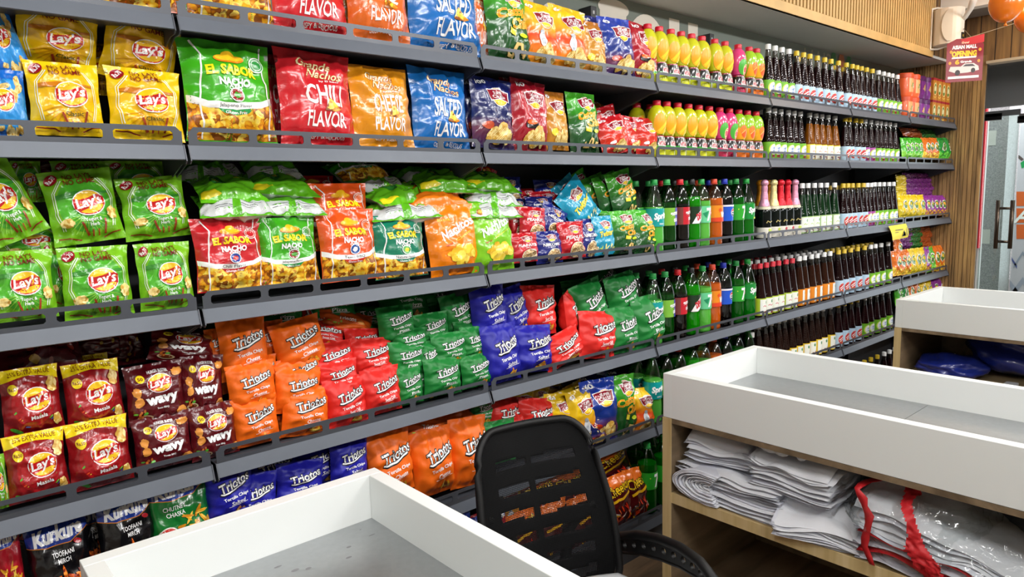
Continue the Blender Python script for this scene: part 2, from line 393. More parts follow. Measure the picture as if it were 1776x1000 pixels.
def grande(big, H):
    e = [('T', 'Grande', -.05, H*.84, .44, .12, '#f8e6b4', {'rot': -6, 'sh': .35, 'fat': .012, 'ol': '#a8551c', 'olw': .03}),
         ('T', 'Nachos', .07, H*.74, .46, .12, '#f8e6b4', {'rot': -6, 'sh': .35, 'fat': .012, 'ol': '#a8551c', 'olw': .03}),
         ('T', 'by El Sabor', .13, H*.665, .26, .035, '#ffffff')]
    e += [('T', big, .04, H*.52, .5, .27, '#f5f2ee', {'fat': .02}), ('T', 'FLAVOR', .05, H*.27, .52, .2, '#f5f2ee', {'fat': .015}),
          ('T', 'CRISPY & DELICIOUS', .05, H*.1, .5, .06, '#f5f2ee'),
          ('P', [(.02, H*.36), (.1, H*.5), (.26, H*.38), (.16, H*.35)], NACHO)]
    return e
def nachitos(H, flav, c):
    return [('E', -.25, H*.86, .06, .06, '#b06a12'), ('E', -.25, H*.865, .045, .035, '#f8b71c'), ('T', 'EL SABOR', -.2, H*.79, .26, .05, '#ffdf30', {'fat': .02}),
            ('T', 'Nachitos', .02, H*.66, .74, .17, '#ffffff', {'rot': 24, 'sh': .3, 'fat': .035}), ('T', flav, .12, H*.545, .4, .05, c, {'rot': 24, 'fat': .02}),
            ('C', .04, H*.28, .26, .15, 16, .1, ['#f5d23c', '#e8b822', '#ffe15c']), ('T', 'Spicy', -.2, H*.44, .16, .05, '#c2361a', {'rot': 20})]
DES = {}
def design(key, W, H, T, base, els, back, glossy, desc, cat='snack bag', name='snack_bag', plural=None, nseed=2):
    DES[key] = dict(W=W, H=H, T=T, base=base, els=els, back=back, glossy=glossy, desc=desc, cat=cat, name=name, plural=plural or desc+'s', n=nseed, me={})
def bagmesh(key, k):
    d = DES[key]; k %= d['n']
    if k not in d['me']: d['me'][k] = make_bag(d['name']+'_'+key, d['W'], d['H'], d['T'], d['base'], d['els'], d['back'], d['glossy'], hash_(key)+k*13)
    return d['me'][k]
def hash_(s): return sum((i+1)*ord(c) for i, c in enumerate(s)) % 997
L1 = lambda c: [('L', [(-.33, .2), (-.4, .45), (-.38, .75), (-.24, .93)], .012, c), ('L', [(.33, .2), (.4, .45), (.38, .75), (.24, .93)], .012, c), ('L', [(-.36, .2), (-.43, .45), (-.41, .75), (-.27, .93)], .008, c), ('L', [(.36, .2), (.43, .45), (.41, .75), (.27, .93)], .008, c)]
def game(c, flav):
    e = [('E', 0, .55, .38, .4, c[0])]
    for k in range(12):
        a = radians(15+k*13.5); e.append(('L', [(.1*cos(a), .42+.1*sin(a)*-1), (.36*cos(a), .42-.34*sin(a))], .012, c[1]))
    e += [('P', [(-.38, .66), (.38, .7), (.38, .74), (.1, .72), (-.1, .76), (-.38, .72)], c[2])]+L1('#f2f6e8')
    e += [('T', "NO LAY'S", .0, .99, .4, .072, '#7c1a14', {'rot': 2, 'fat': .012}), ('T', 'NO GAME', .01, .905, .44, .078, '#7c1a14', {'rot': 2, 'fat': .012}),
          ('E', -.36, .96, .1, .07, '#9a1420', {'rot': 35}), ('T', 'Rs.70', -.36, .96, .14, .06, '#ffffff', {'rot': 40, 'fat': .03})]
    e += lays(.06, .57, .44)
    e += [('T', flav, .07, .29, .24, .12 if '\n' in flav else .06, '#ffffff' if c[3] else '#2c3a10', {'fat': .015}), ('L', [(-.1, .3), (-.06, .2), (-.02, .1)], .03, '#a03a1c'), ('L', [(.24, .32), (.22, .2), (.2, .1)], .03, '#a03a1c'), ('L', [(.03, .18), (.03, .08)], .02, '#a03a1c'), ('L', [(.11, .18), (.11, .08)], .02, '#a03a1c')]
    e += [('L', [(-.44, .1), (-.3, .09), (-.12, .05)], .018, '#8a2a14'), ('L', [(.44, .12), (.3, .1), (.18, .05)], .018, '#8a2a14')]
    if c[3]: e += [('E', -.3, .3, .1, .07, POTATO, {'rag': .4}), ('E', .37, .4, .08, .1, POTATO, {'rag': .4})]
    return e
design('lays_green', .22, .24, .085, '#7cc021', game(('#4fae2c', '#8fd040', '#3b8f30', 1), 'Yogurt &\nHerb'), '#8cc83a', 1, 'lime green crisp bag with red-yellow oval', nseed=3)
design('lays_yellow', .22, .24, .08, '#f0c810', game(('#efb90e', '#d89a0c', '#c77714', 0), 'Classic'), '#e8c01c', 1, 'golden yellow crisp bag with red oval emblem', nseed=3)
design('lays_blue', .22, .24, .08, '#1668c8', [('E', .1, .5, .42, .42, '#2f93dc'), ('C', .2, .75, .2, .2, 5, .1, [POTATO])]+lays(.0, .57, .44)+[('C', .1, .12, .3, .07, 6, .08, [POTATO])], '#1668c8', 1, 'blue crisp bag with red oval emblem')
design('masala', .2, .215, .085, '#8e1218', [('P', [(-.5, 1.07), (-.5, .86), (-.2, .93), (0, .95), (.2, .93), (.5, .84), (.5, 1.07)], '#f2d81a'), ('T', '25% EXTRA VALUE', 0, .99, .7, .07, '#7c1a14', {'fat': .012, 'arc': .012}),
    ('E', 0, .5, .36, .36, '#a8161c'), ('C', 0, .3, .38, .18, 22, .025, ['#e04a1c', '#5ab03a', '#f0c83c', '#3a5aa8'], {'st': 1.6, 'seed': 4}), ('E', 0, .5, .3, .3, '#a3141b'), ('E', -.3, .76, .085, .085, '#f6da20'), ('T', 'Rs.50', -.3, .765, .13, .05, '#7c1a14', {'fat': .03})]
    + lays(.07, .56, .46)+[('T', 'Masala', .08, .29, .28, .065, '#ffffff', {'rot': 6, 'fat': .02}), ('E', .36, .78, .09, .12, POTATO, {'rag': .4}), ('E', .38, .2, .07, .1, POTATO, {'rag': .4}), ('E', -.3, .1, .12, .03, '#3f9a2a', {'rot': -25})], '#7a0f16', 1, 'dark red crisp bag with yellow top band', nseed=3)
design('wavy', .2, .215, .085, '#5a0d16', [('T', 'HUNGER BUSTER', .03, .93, .34, .05, '#ffffff', {'fat': .03, 'arc': .01}), ('E', -.27, .83, .07, .07, '#f6da20'), ('T', '50', -.27, .83, .08, .05, '#7c1a14', {'fat': .03})]+lays(.04, .72, .4)
    + [('T', 'wavy', .05, .4, .54, .17, '#ffffff', {'fat': .05, 'rot': 4}), ('T', 'Texas BBQ', .05, .27, .22, .04, '#ffffff', {'fat': .02}), ('E', -.36, .6, .07, .09, '#e89a44', {'rag': .4}), ('E', -.34, .42, .07, .09, '#e89a44', {'rag': .4}), ('E', .36, .88, .12, .07, '#e89a44', {'rag': .4}), ('E', .38, .16, .1, .08, '#e89a44', {'rag': .4}), ('E', -.26, .12, .13, .06, '#e8c9a0'), ('E', -.26, .12, .1, .042, '#7c3416'), ('C', -.33, .2, .1, .08, 8, .03, ['#a85a24', '#5ab03a', '#d8722a'])], '#4c0b14', 1, 'dark maroon wavy crisp bag with orange crisps', nseed=3)
for k, c, fl, ds in (('tri_orange', '#ee6a12', 'Cheese', 'orange tortilla chip bag'), ('tri_red', '#dc2a24', 'Sweet Chilli', 'red tortilla chip bag'), ('tri_green', '#1c7c34', 'Pizza', 'green tortilla chip bag'), ('tri_blue', '#20209c', 'Salted', 'royal blue tortilla chip bag')):
    design(k, .17, .21, .085, c, triotos(fl, .21/.17), c, 0, ds, nseed=4)
design('es_green', .24, .3, .085, '#3ea81c', elsabor('#2f9a50', 'Jalapeno Flavor', 1.25, '#2c8c3c', ('#8c1c1c', '#3f9a2a')), '#cfd4cc', 1, 'bright green nacho bag with white wave')
design('es_red', .24, .3, .085, '#c41c26', elsabor('#b81c2a', 'Chili Flavor', 1.25, '#c41c26', ('#1c3c94', '#d8301c')), '#b81c24', 1, 'crimson red nacho bag with blue chilli roundel')
design('es_orange', .24, .3, .085, '#e0541a', elsabor('#c8301c', 'Texas BBQ', 1.25, '#e0601c', ('#1c4c94', '#f4f4f4')), '#d8501c', 1, 'red-orange nacho bag with blue roundel', nseed=2)
design('es_teal', .24, .3, .085, '#0e7a5c', elsabor('#0e7a5c', 'Natural Flavor', 1.25, '#0e7a5c', ('#3c9a3c', '#f0d83c')), '#0e7a5c', 1, 'dark teal green nacho bag')
design('es_lie', .27, .22, .07, '#62b81c', [('E', -.15, .45, .13, .16, '#2e7c2a'), ('T', 'EL SABOR', -.15, .45, .2, .05, '#f0d83c', {'rot': 12, 'fat': .02}), ('E', .2, .5, .1, .03, '#f0e030'), ('P', [(-.48, .08), (-.2, .08), (-.3, .2), (-.48, .22)], '#e8d820')], '#d2d6d4', 1, 'green nacho bag lying flat', nseed=3)
design('es_liew', .27, .22, .07, '#5cb41c', [('P', [(-.49, .03), (.49, .03), (.46, .26), (.1, .3), (-.3, .24), (-.49, .3)], '#cfd3d2'), ('L', [(-.3, .15), (.3, .17)], .012, '#5a5c5e'), ('L', [(-.3, .12), (.26, .13)], .008, '#5a5c5e'), ('L', [(.1, .21), (.36, .22)], .01, '#5a5c5e'), ('P', [(-.08, .03), (.04, .03), (.06, .3), (-.04, .3)], '#5cb41c')], '#d2d6d4', 1, 'green nacho bag lying flat', nseed=3)
design('es_lie_orange', .27, .2, .06, '#ee7c14', [('T', 'Nachitos', .05, .4, .5, .12, '#ffd890', {'fat': .02})], '#d2d6d4', 1, 'orange nacho bag lying flat')
design('gr_chili', .24, .32, .08, '#c81e28', grande('CHILI', .32/.24), '#b01c24', 1, 'large red nacho bag, tall white letters')
design('gr_cheese', .24, .32, .08, '#dc8e14', grande('CHEESE', .32/.24), '#c87c14', 1, 'mustard yellow nacho bag, tall white letters')
design('gr_salt', .24, .32, .08, '#1468b4', grande('SALTED', .32/.24), '#145a9c', 1, 'bright blue nacho bag, tall white letters')
design('gr_bbq', .24, .32, .08, '#d8641c', grande('BBQ', .32/.24)+[('T', 'TEXAS', -.3, .32/.24*.55, .3, .08, '#f5f2ee', {'rot': 90})], '#c8541c', 1, 'burnt orange nacho bag, tall white letters')
design('nt_orange', .2, .28, .075, '#f0820e', nachitos(1.4, 'Cheese', '#ffe050'), '#e87a10', 1, 'orange nacho bag, diagonal white letters')
design('nt_green', .2, .28, .075, '#7cc41c', nachitos(1.4, 'Jalapeno', '#e8f050'), '#8ccc2c', 1, 'yellow-green nacho bag, diagonal white letters', nseed=2)
def scb(k, ramp, desc, price='100', extra=()):
    design(k, .16, .25, .065, FILM(ramp[-1][1], 1, ramp), superc(.04, 1.12, .6)+[('T', price, -.3, 1.42, .18, .1, '#ffffff', {'fat': .03})]+list(extra)+crisps3(.22), ramp[0][1], 1, desc)
shaker = [('E', -.08, .6, .1, .17, '#e4e6ea'), ('E', -.08, .78, .06, .06, '#9aa0a8'), ('E', -.08, .55, .06, .09, '#b8bec6')]
scb('sc_yellow', [(0, '#f0a01c'), (.25, '#ee7a1c'), (.45, '#e0441c'), (.62, '#f0a81c'), (.85, '#f6c814'), (1, '#e8b410')], 'yellow and red ridged crisp bag', '60', shaker)
scb('sc_tan', [(0, '#b8781c'), (.5, '#c88c2c'), (1, '#a8641c')], 'tan brown ridged crisp bag', '60', [('E', -.26, .45, .13, .1, '#f4d83c', {'rag': .3})])
scb('sc_blue', [(0, '#182870'), (.25, '#6c3050'), (.42, '#18307c'), (1, '#1a3ca8')], 'royal blue ridged crisp bag', '60', [('E', -.25, .45, .12, .07, '#b8341c')])
scb('sc_navy', [(0, '#10184c'), (.25, '#6c2c44'), (.42, '#142058'), (1, '#18246c')], 'navy blue ridged crisp bag', '100', [('E', -.25, .45, .13, .08, '#c8502c'), ('T', 'MASALA', .3, .75, .2, .06, '#ffffff')])
scb('sc_red', [(0, '#7c0c1c'), (.5, '#b01428'), (1, '#9c1024')], 'dark red ridged crisp bag', '100', [('E', -.1, .55, .17, .08, '#141010'), ('E', -.1, .6, .12, .05, '#e8641c'), ('T', 'BARBEQUE', .28, .8, .26, .06, '#ffffff')])
scb('sc_ketchup', [(0, '#c81c20'), (.4, '#d8341c'), (1, '#b81424')], 'small bright red ridged crisp bag', '60', [('E', -.2, .5, .1, .06, '#ffffff')])
scb('sc_allyellow', [(0, '#d8641c'), (.4, '#f0901c'), (.6, '#f0c41c'), (1, '#dcb41c')], 'shiny all-yellow ridged crisp bag', '60', shaker)
design('catty', .16, .25, .065, FILM('#2f9a1c', 1, [(0, '#14401c'), (.45, '#1c5c24'), (.75, '#3c9c24'), (1, '#4cb42c')]), superc(.05, 1.25, .55)+[('T', 'Catty', -.02, .92, .62, .22, '#f0901c', {'rot': 12, 'fat': .03, 'ol': '#f4dc3c', 'olw': .03}), ('T', 'Chis', .15, .74, .42, .18, '#f0901c', {'rot': 8, 'fat': .03, 'ol': '#f4dc3c', 'olw': .03}),
    ('P', [(-.15, .52), (-.12, .64), (.04, .6), (.02, .48)], '#f0dc3c'), ('E', .22, .52, .1, .05, '#c8dc1c'), ('L', [(-.14, .24), (-.1, .14), (0, .12), (.02, .26), (.06, .34), (.14, .32), (.16, .16), (.26, .14), (.3, .26)], .075, '#eecb7c')], '#1c5c24', 1, 'green corn curl bag with orange lettering', nseed=3)
for k, c, t, ds in (('peanut', '#c01a26', 'PEANUTS', 'small red peanut bag'), ('nimko', '#1a2478', 'NIMKOMIX', 'small navy snack mix bag')):
    design(k, .13, .17, .05, c, superc(.02, 1.02, .42)+[('T', t, .0, .74, .66, .11, '#ffffff', {'fat': .03}), ('T', 'SALTED', .0, .63, .18, .04, '#ffffff'), ('E', .06, .3, .28, .27, '#f4ecd8'), ('E', .06, .29, .26, .25, NUTS)], c, 1, ds, nseed=3)
design('twister', .14, .21, .05, '#1c9cc0', superc(.02, 1.15, .5)+[('T', 'Twister', .0, .82, .66, .2, '#f4dc3c', {'rot': 8, 'sh': .3, 'fat': .04}), ('C', 0, .22, .36, .16, 16, .05, ['#f4ec9c', '#c8e05c'], {'st': 1.7})], '#1c8cb0', 1, 'turquoise snack bag with yellow lettering')
def kurk(base, fl, c2, hot):
    return [('P', [(-.5, 1.3), (.5, 1.3), (.5, 1.12), (.2, .98), (-.2, .96), (-.5, 1.0)], '#1c3c9c'), ('L', [(-.5, 1.0), (-.2, .955), (.2, .975), (.5, 1.115)], .012, '#f0901c'),
            ('T', 'Kurkure', .0, 1.13, .78, .19, '#ffffff', {'rot': 5, 'sh': .2, 'fat': .05}), ('T', fl, -.12 if not hot else .05, .78, .36, .18, '#ffffff', {'rot': 4, 'fat': .006})] + \
           ([('C', .08, .3, .36, .24, 30, .075, [CURL], {'st': 1.7, 'seed': 6}), ('E', .3, .95, .07, .035, '#c01c2c', {'rot': -20}), ('E', -.1, .3, .34, .12, CURL, {'rag': .4})] if hot else
            [('C', .18, .48, .28, .25, 26, .055, ['#e8a828', '#f4c850', '#c8821c'], {'st': 1.8, 'seed': 5}), ('E', -.27, .42, .15, .12, '#e8e4dc'), ('E', -.27, .44, .12, .08, '#c8342c'), ('E', -.2, .32, .1, .07, '#7cc43c')])
design('kurk_black', .2, .27, .08, '#0c0c10', kurk('', 'TOOFAANI\nMIRCH', '', 1), '#0c0c10', 1, 'black snack bag with fiery orange curls')
design('kurk_green', .2, .27, .08, '#12702c', kurk('', 'CHUTNEY\nCHASKA', '', 0), '#12702c', 1, 'green snack bag with blue top and yellow curls', nseed=1)
design('kurk_red', .2, .27, .08, '#a81424', kurk('', 'CHUTNEY\nCHASKA', '', 0)[:3]+[('C', .05, .4, .34, .28, 34, .055, ['#e8a828', '#f4c850', '#c8821c'], {'st': 1.8, 'seed': 5})], '#a81424', 1, 'red snack bag with yellow curls', nseed=1)
design('cheetos', .15, .2, .05, '#4c0c10', [('P', [(-.5, 1.33), (.5, 1.33), (.5, 1.12), (.2, 1.02), (-.5, 1.06)], '#e8701c'), ('T', 'Cheetos', .0, 1.02, .8, .26, '#f6c81c', {'rot': 12, 'fat': .02, 'ol': '#1c0c0c', 'olw': .035}),
    ('L', [(-.3, .68), (-.1, .76), (.05, .74), (.3, .86)], .07, '#f0b81c'), ('C', 0, .3, .4, .26, 18, .05, ['#e8441c', '#f4e8dc', '#f0b81c', '#c82c14'], {'st': 2.0, 'seed': 3}), ('L', [(-.1, .1), (-.16, .3), (-.06, .4), (-.12, .52)], .03, '#ec5c1c'), ('L', [(.2, .12), (.26, .3), (.18, .42)], .03, '#ec5c1c')], '#4c0c10', 1, 'dark brown cheese curl bag with yellow lettering')
def tinyp(k, c, c2, ds, rows='snack packet'):
    design(k, .1, .15, .04, c, [('P', [(-.5, .02), (.5, .02), (.5, .5), (-.2, .34), (-.5, .6)], c2), ('E', .02, .82, .26, .32, '#e4e2d4', {'rot': -20}), ('E', .04, .8, .2, .27, '#4c7c3c', {'rot': -20, 'rag': .5}), ('E', .02, .88, .12, .1, c2, {'rag': .6}), ('L', [(-.3, .1), (-.1, .4), (.1, .25), (.35, .1)], .05, c)], c, 1, ds, 'snack packet', 'snack_packet', nseed=2)
tinyp('p_green', '#48b02c', '#8cd84c', 'light green small packet'); tinyp('p_orange', '#e0701c', '#f4c83c', 'orange small packet'); tinyp('p_dgreen', '#1c8c34', '#5cc43c', 'dark green small packet')
tinyp('p_yellow', '#ecc81c', '#c8b41c', 'yellow small packet'); tinyp('p_purple', '#8c2c94', '#e8a83c', 'purple small packet')
design('p_plainyellow', .12, .09, .04, '#d8bc1c', [], '#d8bc1c', 1, 'yellow packet lying in a stack', 'snack packet', 'snack_packet'); design('p_plainpurple', .12, .09, .04, '#7c2c80', [], '#7c2c80', 1, 'purple packet lying in a stack', 'snack packet', 'snack_packet')
design('p_plaingreen', .12, .09, .04, '#2c7c30', [], '#2c7c30', 1, 'green packet lying in a stack', 'snack packet', 'snack_packet'); design('p_plainorange', .12, .09, .04, '#b85420', [], '#b85420', 1, 'rust orange packet lying in a stack', 'snack packet', 'snack_packet')
design('dark_bag', .22, .2, .09, '#4c0d14', [('C', 0, .4, .4, .3, 10, .05, ['#a8842c', '#5a1a1c', '#8c2c1c'])], '#3c0a10', 1, 'dark maroon crumpled bag')
design('wrap_orange', .2, .16, .08, '#e0621a', [('T', 'Triotos', .0, .45, .3, .1, '#ffffff', {'fat': .03}), ('E', .25, .4, .08, .05, '#f0a050'), ('C', -.2, .3, .15, .05, 4, .03, ['#a8c83c'])], '#e0621a', 0, 'orange tortilla chip bag lying on its side')
# ------------------------------------------------------------------ placing + labels
REC = []
TN = ['top shelf', 'second shelf', 'third shelf', 'fourth shelf', 'fifth shelf', 'bottom shelf']
def record(o, desc, plural, cat, tier, row, x, place=''):
    REC.append((o, desc, plural, cat, tier, row, x, place))
cnt = {}
def bag(key, px, py, wpx, hpx, tier, row='front', y=.065, roll=0, pitch=7, yaw=0, th=1, desc=None, dh=None):
    d = DES[key]; cnt[key] = cnt.get(key, -1)+1
    P = aty(px, py, y); wpx *= 1.06; hpx *= 1.03; wd = (aty(px+wpx/2, py, y)-aty(px-wpx/2, py, y)).x
    ht = (aty(px, py-hpx/2, y)-aty(px, py+hpx/2, y)).z
    if pitch > 30: ht = dh or d['H']
    if abs(roll) > 60: pass
    o = obj(d['name'], bagmesh(key, cnt[key])); o.location = P
    rx = -radians(pitch)
    o.rotation_euler = (Matrix.Rotation(radians(yaw), 3, 'Z') @ Matrix.Rotation(rx, 3, 'X') @ Matrix.Rotation(radians(roll), 3, 'Y')).to_euler()
    s = wd/d['W'], ht/d['H']; o.scale = (s[0], th*min(1.25, (s[0]+s[1])/2), s[1])
    if (cnt[key] % 2) and d['n'] == 1: pass
    record(o, desc or d['desc'], d['plural'], d['cat'], tier, row, P.x)
    return o
ORD = ['', 'first', 'second', 'third', 'fourth', 'fifth', 'sixth', 'seventh', 'eighth', 'ninth', 'tenth', 'eleventh', 'twelfth', 'thirteenth', 'fourteenth', 'fifteenth', 'sixteenth', 'seventeenth', 'eighteenth', 'nineteenth', 'twentieth', 'twenty-first', 'twenty-second', 'twenty-third', 'twenty-fourth', 'twenty-fifth']+['thirtieth']*0
for _t in ('twenty', 'thirty', 'forty'):
    ORD += [{'twenty': 'twentieth', 'thirty': 'thirtieth', 'forty': 'fortieth'}[_t]]*(_t != 'twenty')+[_t+'-'+q for q in ('first', 'second', 'third', 'fourth', 'fifth', 'sixth', 'seventh', 'eighth', 'ninth')][5 if _t == 'twenty' else 0:]
def finish_labels():
    G = {}
    for r in REC: G.setdefault((r[1], r[4], r[5], r[7]), []).append(r)
    for (desc, tier, row, place), L in G.items():
        L.sort(key=lambda r: r[6]); n = len(L)
        for i, r in enumerate(L):
            loc = (row+' row' if row else '')
            nth = '' if n == 1 else (', leftmost' if i == 0 else ', rightmost' if i == n-1 else ', '+ORD[i+1]+' from left')
            lab = desc+nth+(', '+loc if loc else '')+', '+TN[tier]
            r[0]['label'] = lab; r[0]['category'] = r[3]; r[0]['group'] = r[2]+' on the '+TN[tier]
# ------------------------------------------------------------------ the room
XW = 6.62; BX = [-.41, .591, 1.593, 2.597, 3.599, 4.604, 5.591, 6.596]
LIPZ = [CZ+z for z in (.447, .119, -.319, -.758, -1.142, -1.553)]
DECK = [z+.035 for z in LIPZ]
SOF = 2.655; CEIL = 3.2
m = MB(); m.box(-3, 11.5, -2.6, 2.2, -.05, 0, WOOD('floor', '#4a3b2d', '#6a5642', '#836c54', 'x', 3, .4)); m.box(-3, 11.5, -6, -2.6, -.05, 0, M('#cfccc4', .35)); struct('floor', m)  # pale part behind the camera is invented, to bounce light up
m = MB(); m.box(-3, 11.5, -6, 2.2, CEIL, CEIL+.05, M('#f2eee8', .8)); struct('ceiling', m)
m = MB(); m.box(-3, XW+.2, .45, .5, 0, CEIL, M('#8b958c', .7, var=.04, bscale=3)); struct('wall_back', m)
m = MB(); m.box(-3.05, -3, -6, .5, 0, CEIL, M('#d8d4cc', .8)); struct('wall_left', m)
m = MB(); m.box(-3, 11.5, -6.05, -6, 0, CEIL, M('#d8d4cc', .8)); struct('wall_front', m)
# soffit over the shelves with a slatted fascia
m = MB(); m.box(-3, XW, .075, .45, SOF, SOF+.02, M('#c9c8c2', .7)); struct('trim_soffit', m)
m = MB(); lw = M('#c9a468', .5, var=.1, bscale=9)
FX1 = 6.22
m.box(-3, FX1, .085, .11, SOF+.02, CEIL, M('#6f5330', .6))
m.box(-3, FX1, .068, .09, SOF+.0, SOF+.055, lw); m.box(-3, FX1, .068, .09, CEIL-.05, CEIL, lw)
x = 2.2
while x < FX1-.01: m.box(x, x+.022, .066, .088, SOF+.055, CEIL-.05, lw); x += .042
struct('trim_fascia', m)
dk = WOOD('plank', '#4a3420', '#7a5a34', '#96703f', 'z', 4, .6); gr = M('#2a1f16', .8)
m = MB(); m.box(FX1, XW, .07, .09, SOF+.02, CEIL, dk)
for i in range(4): m.box(FX1+.1*i+.03, FX1+.1*i+.035, .068, .071, SOF+.02, CEIL, gr)
struct('trim_planks', m)
# slatted end wall beside the shelves
m = MB(); wd_ = WOOD('slat', '#6c5434', '#97764a', '#b6935c', 'z', 5, .55)
m.box(XW+.012, XW+.04, -.188, .45, 0, SOF+.02, M('#37291b', .8))
y = -.19
rnd = random.Random(5)
while y < .44:
    wv = rnd.choice((.02, .026, .032)); m.box(XW-.004*rnd.random(), XW+.012, y, min(y+wv-.004, .45), 0, SOF+.02, wd_); y += wv
struct('wall_right', m)
# plank lintel running on over the entrance
m = MB(); zb = atx(1700, 108, XW).z; zt = atx(1724, 24, XW).z
m.box(XW, XW+.1, -3.5, .07, zb, zt, dk)
y = -3.5
while y < .07: m.box(XW-.002, XW, y, y+.006, zb, zt, gr); y += .105
m.box(XW-.02, XW+.1, -3.5, -.19, zb-.02, zb, M('#b8a890', .6))
struct('trim_lintel', m)
m = MB(); m.box(XW-.3, XW+.15, -6, .066, zt, zt+.02, M('#8f8f8c', .7)); m.box(XW-.3, XW-.28, -6, .066, zt+.02, CEIL, M('#efeae2', .8)); struct('trim_bulkhead', m)
m = MB(); zh = atx(1697, 188, 7.2).z; m.box(7.2, 7.3, -6, .6, zh, CEIL, M('#77797a', .7)); m.box(XW+.1, 7.3, -6, .6, zb+.02, zb+.04, M('#6c6e70', .7)); struct('wall_header', m)
# entrance: granite pier, red panel, glass doors, street mural wall
gran = PIC('granite', ['#8a8a8c', '#a8a8aa', '#b8b8ba', '#cfcfd1'], 240, .5)
X0 = 8.0
def ypx(px, X, py=330): return atx(px, py, X).y
m = MB(); m.box(X0, X0+.4, ypx(1742, X0), ypx(1702, X0), 0, CEIL, gran)
for zz in (atx(1712, 240, X0).z, atx(1708, 410, X0).z): m.box(X0-.004, X0, ypx(1722, X0), ypx(1703, X0), zz-.07, zz+.07, M('#d4d4ce', .5))
struct('wall_pier', m)
m = MB(); m.box(X0-.3, X0-.25, ypx(1703, X0-.3)+.0, ypx(1703, X0-.3)+.35, atx(1690, 430, X0-.3).z, zh+.1, M('#d01c2c', .5)); m.box(X0-.24, X0-.2, ypx(1703, X0-.3), ypx(1703, X0-.3)+.4, 0, 3, M('#e8e4e6', .5)); struct('wall_red', m)
XM = 9.2; lav = M('#cfc9d4', .6)
m = MB(); m.box(XM, XM+.05, -6, 1.2, 0, CEIL, lav)
def mural(pxs, mat, lift=.003):
    P = [atx(a, b, XM) for a, b in pxs]
    m.add([(XM-lift, p.y, p.z) for p in P], [tuple(range(len(P)))], mat)
for a, b in ((332, 357), (361, 386), (389, 414)): mural([(1763, a), (1800, a), (1800, b), (1763, b)], M('#e0672c', .5))
mural([(1742, 269), (1768, 269), (1776, 276), (1772, 279), (1766, 274), (1742, 274)], M('#5a4c4c', .5))
mural([(1770, 282), (1776, 278), (1790, 300), (1784, 304), (1776, 290), (1772, 292)], M('#1c9a54', .5))
for k, dx in enumerate((0, 26, 52)):
    q = 1722+dx
    mural([(q-16, 460), (q, 435), (q+16, 460), (q+16, 466), (q, 441), (q-16, 466)], M('#9aa0b4' if k != 1 else '#56609a', .5), .004)
    mural([(q-30, 520), (q, 480), (q+30, 520), (q+30, 532), (q, 492), (q-30, 532)], M('#a9acc0', .5), .004)
mural([(1715, 210), (1738, 235), (1715, 262)], M('#c0bac8', .5))
V, TT, c_ = el_tris(('T', 'A', 0, 0, .14, .15, '#ffffff', {'sh': .3, 'fat': .02}))[0]; pa = atx(1772, 374, XM)
m.add([(XM-.006, pa.y-v[0], pa.z+v[1]) for v in V], TT, M('#ffffff', .5))
struct('wall_street', m, fix=False)
def glass_door(px0, px1, X, n):
    y0, y1 = ypx(px1, X), ypx(px0, X)
    g = MB(); zt_ = atx((px0+px1)/2, 202, X).z
    g.box(X, X+.012, y0, y1, .02, zt_, CLEAR('#e2ebe8', 'door_glass', .06))
    d = struct('door_%d' % n, g)
    f = MB(); f.box(X-.02, X+.03, y0-.01, y1+.01, zt_, zt_+.05, M('#8e9294', .3, .8)); f.box(X-.02, X+.03, y1-.12, y1+.02, zt_-.03, zt_+.03, M('#1c1c1e', .3, .6)); f.box(X-.02, X+.03, y0, y1, 0, .08, M('#8e9294', .3, .8))
    obj('door_rail', f.mesh('door_rail', bevel=.002), d)
    return d
d1 = glass_door(1704, 1760, 7.4, 1)
hb = M('#5c5148', .3, .9)
hm = MB()
for px in (1732, 1757):
    a = atx(px, 347, 7.36); b = atx(px, 431, 7.36); a2 = Vector((7.36, a.y, a.z)); hm.tube([a2, (7.36, a.y, b.z)], .018, hb, 10)
ya, yb = atx(1732, 360, 7.36), atx(1757, 360, 7.36)
for py in (361, 419):
    z_ = atx(1745, py, 7.36).z; hm.tube([(7.36, ya.y, z_), (7.36, yb.y, z_)], .012, hb, 8)
tag(obj('door_handle', hm.mesh('door_handle', smooth=True), d1), 'bronze H-shaped pull handle')
d2 = glass_door(1762, 1900, 7.4, 2)
# letters and motifs of the mural on the back wall above the shelves
m = MB(); cr = M('#fff8ea', .6); gg = M('#8f9488', .6); YB = .449
def wpoly(P, mat, lift=.001): m.add([(p.x, YB-lift, p.z) for p in P], [tuple(range(len(P)))], mat)
def wq(x0, x1, mat, z0=2.0, z1=SOF, lift=.001): m.add([(x0, YB-lift, z0), (x1, YB-lift, z0), (x1, YB-lift, z1), (x0, YB-lift, z1)], [(0, 1, 2, 3)], mat)
def X_(px, py): return aty(px, py, YB).x
def disc(cx, cz, rx, rz, mat, lift=.001, a0=0, a1=360):
    P = [Vector((cx+rx*cos(radians(a)), 0, cz+rz*sin(radians(a)))) for a in range(a0, a1+1, 10)]; m.add([(p.x, YB-lift, p.z) for p in P], [tuple(range(len(P)))], mat)
wq(X_(895, 20), X_(925, 20), cr, 2.2, 2.56); disc(X_(957, 30), 2.45, .09, .11, cr); disc(X_(957, 30), 2.42, .05, .06, M('#8b958c', .7), .002)
wq(X_(1040, 25), X_(1086, 25), cr, 2.1, 2.6); disc(X_(1064, 25), 2.6, .12, .045, cr, .002)
disc(X_(1122, 60), 2.42, .17, .19, cr); wq(X_(1160, 45), X_(1178, 45), cr, 2.0, 2.62, .0012); wq(X_(1193, 60), X_(1210, 60), cr, 2.0, 2.62, .0012)
disc(X_(1238, 80), 2.4, .13, .16, cr)
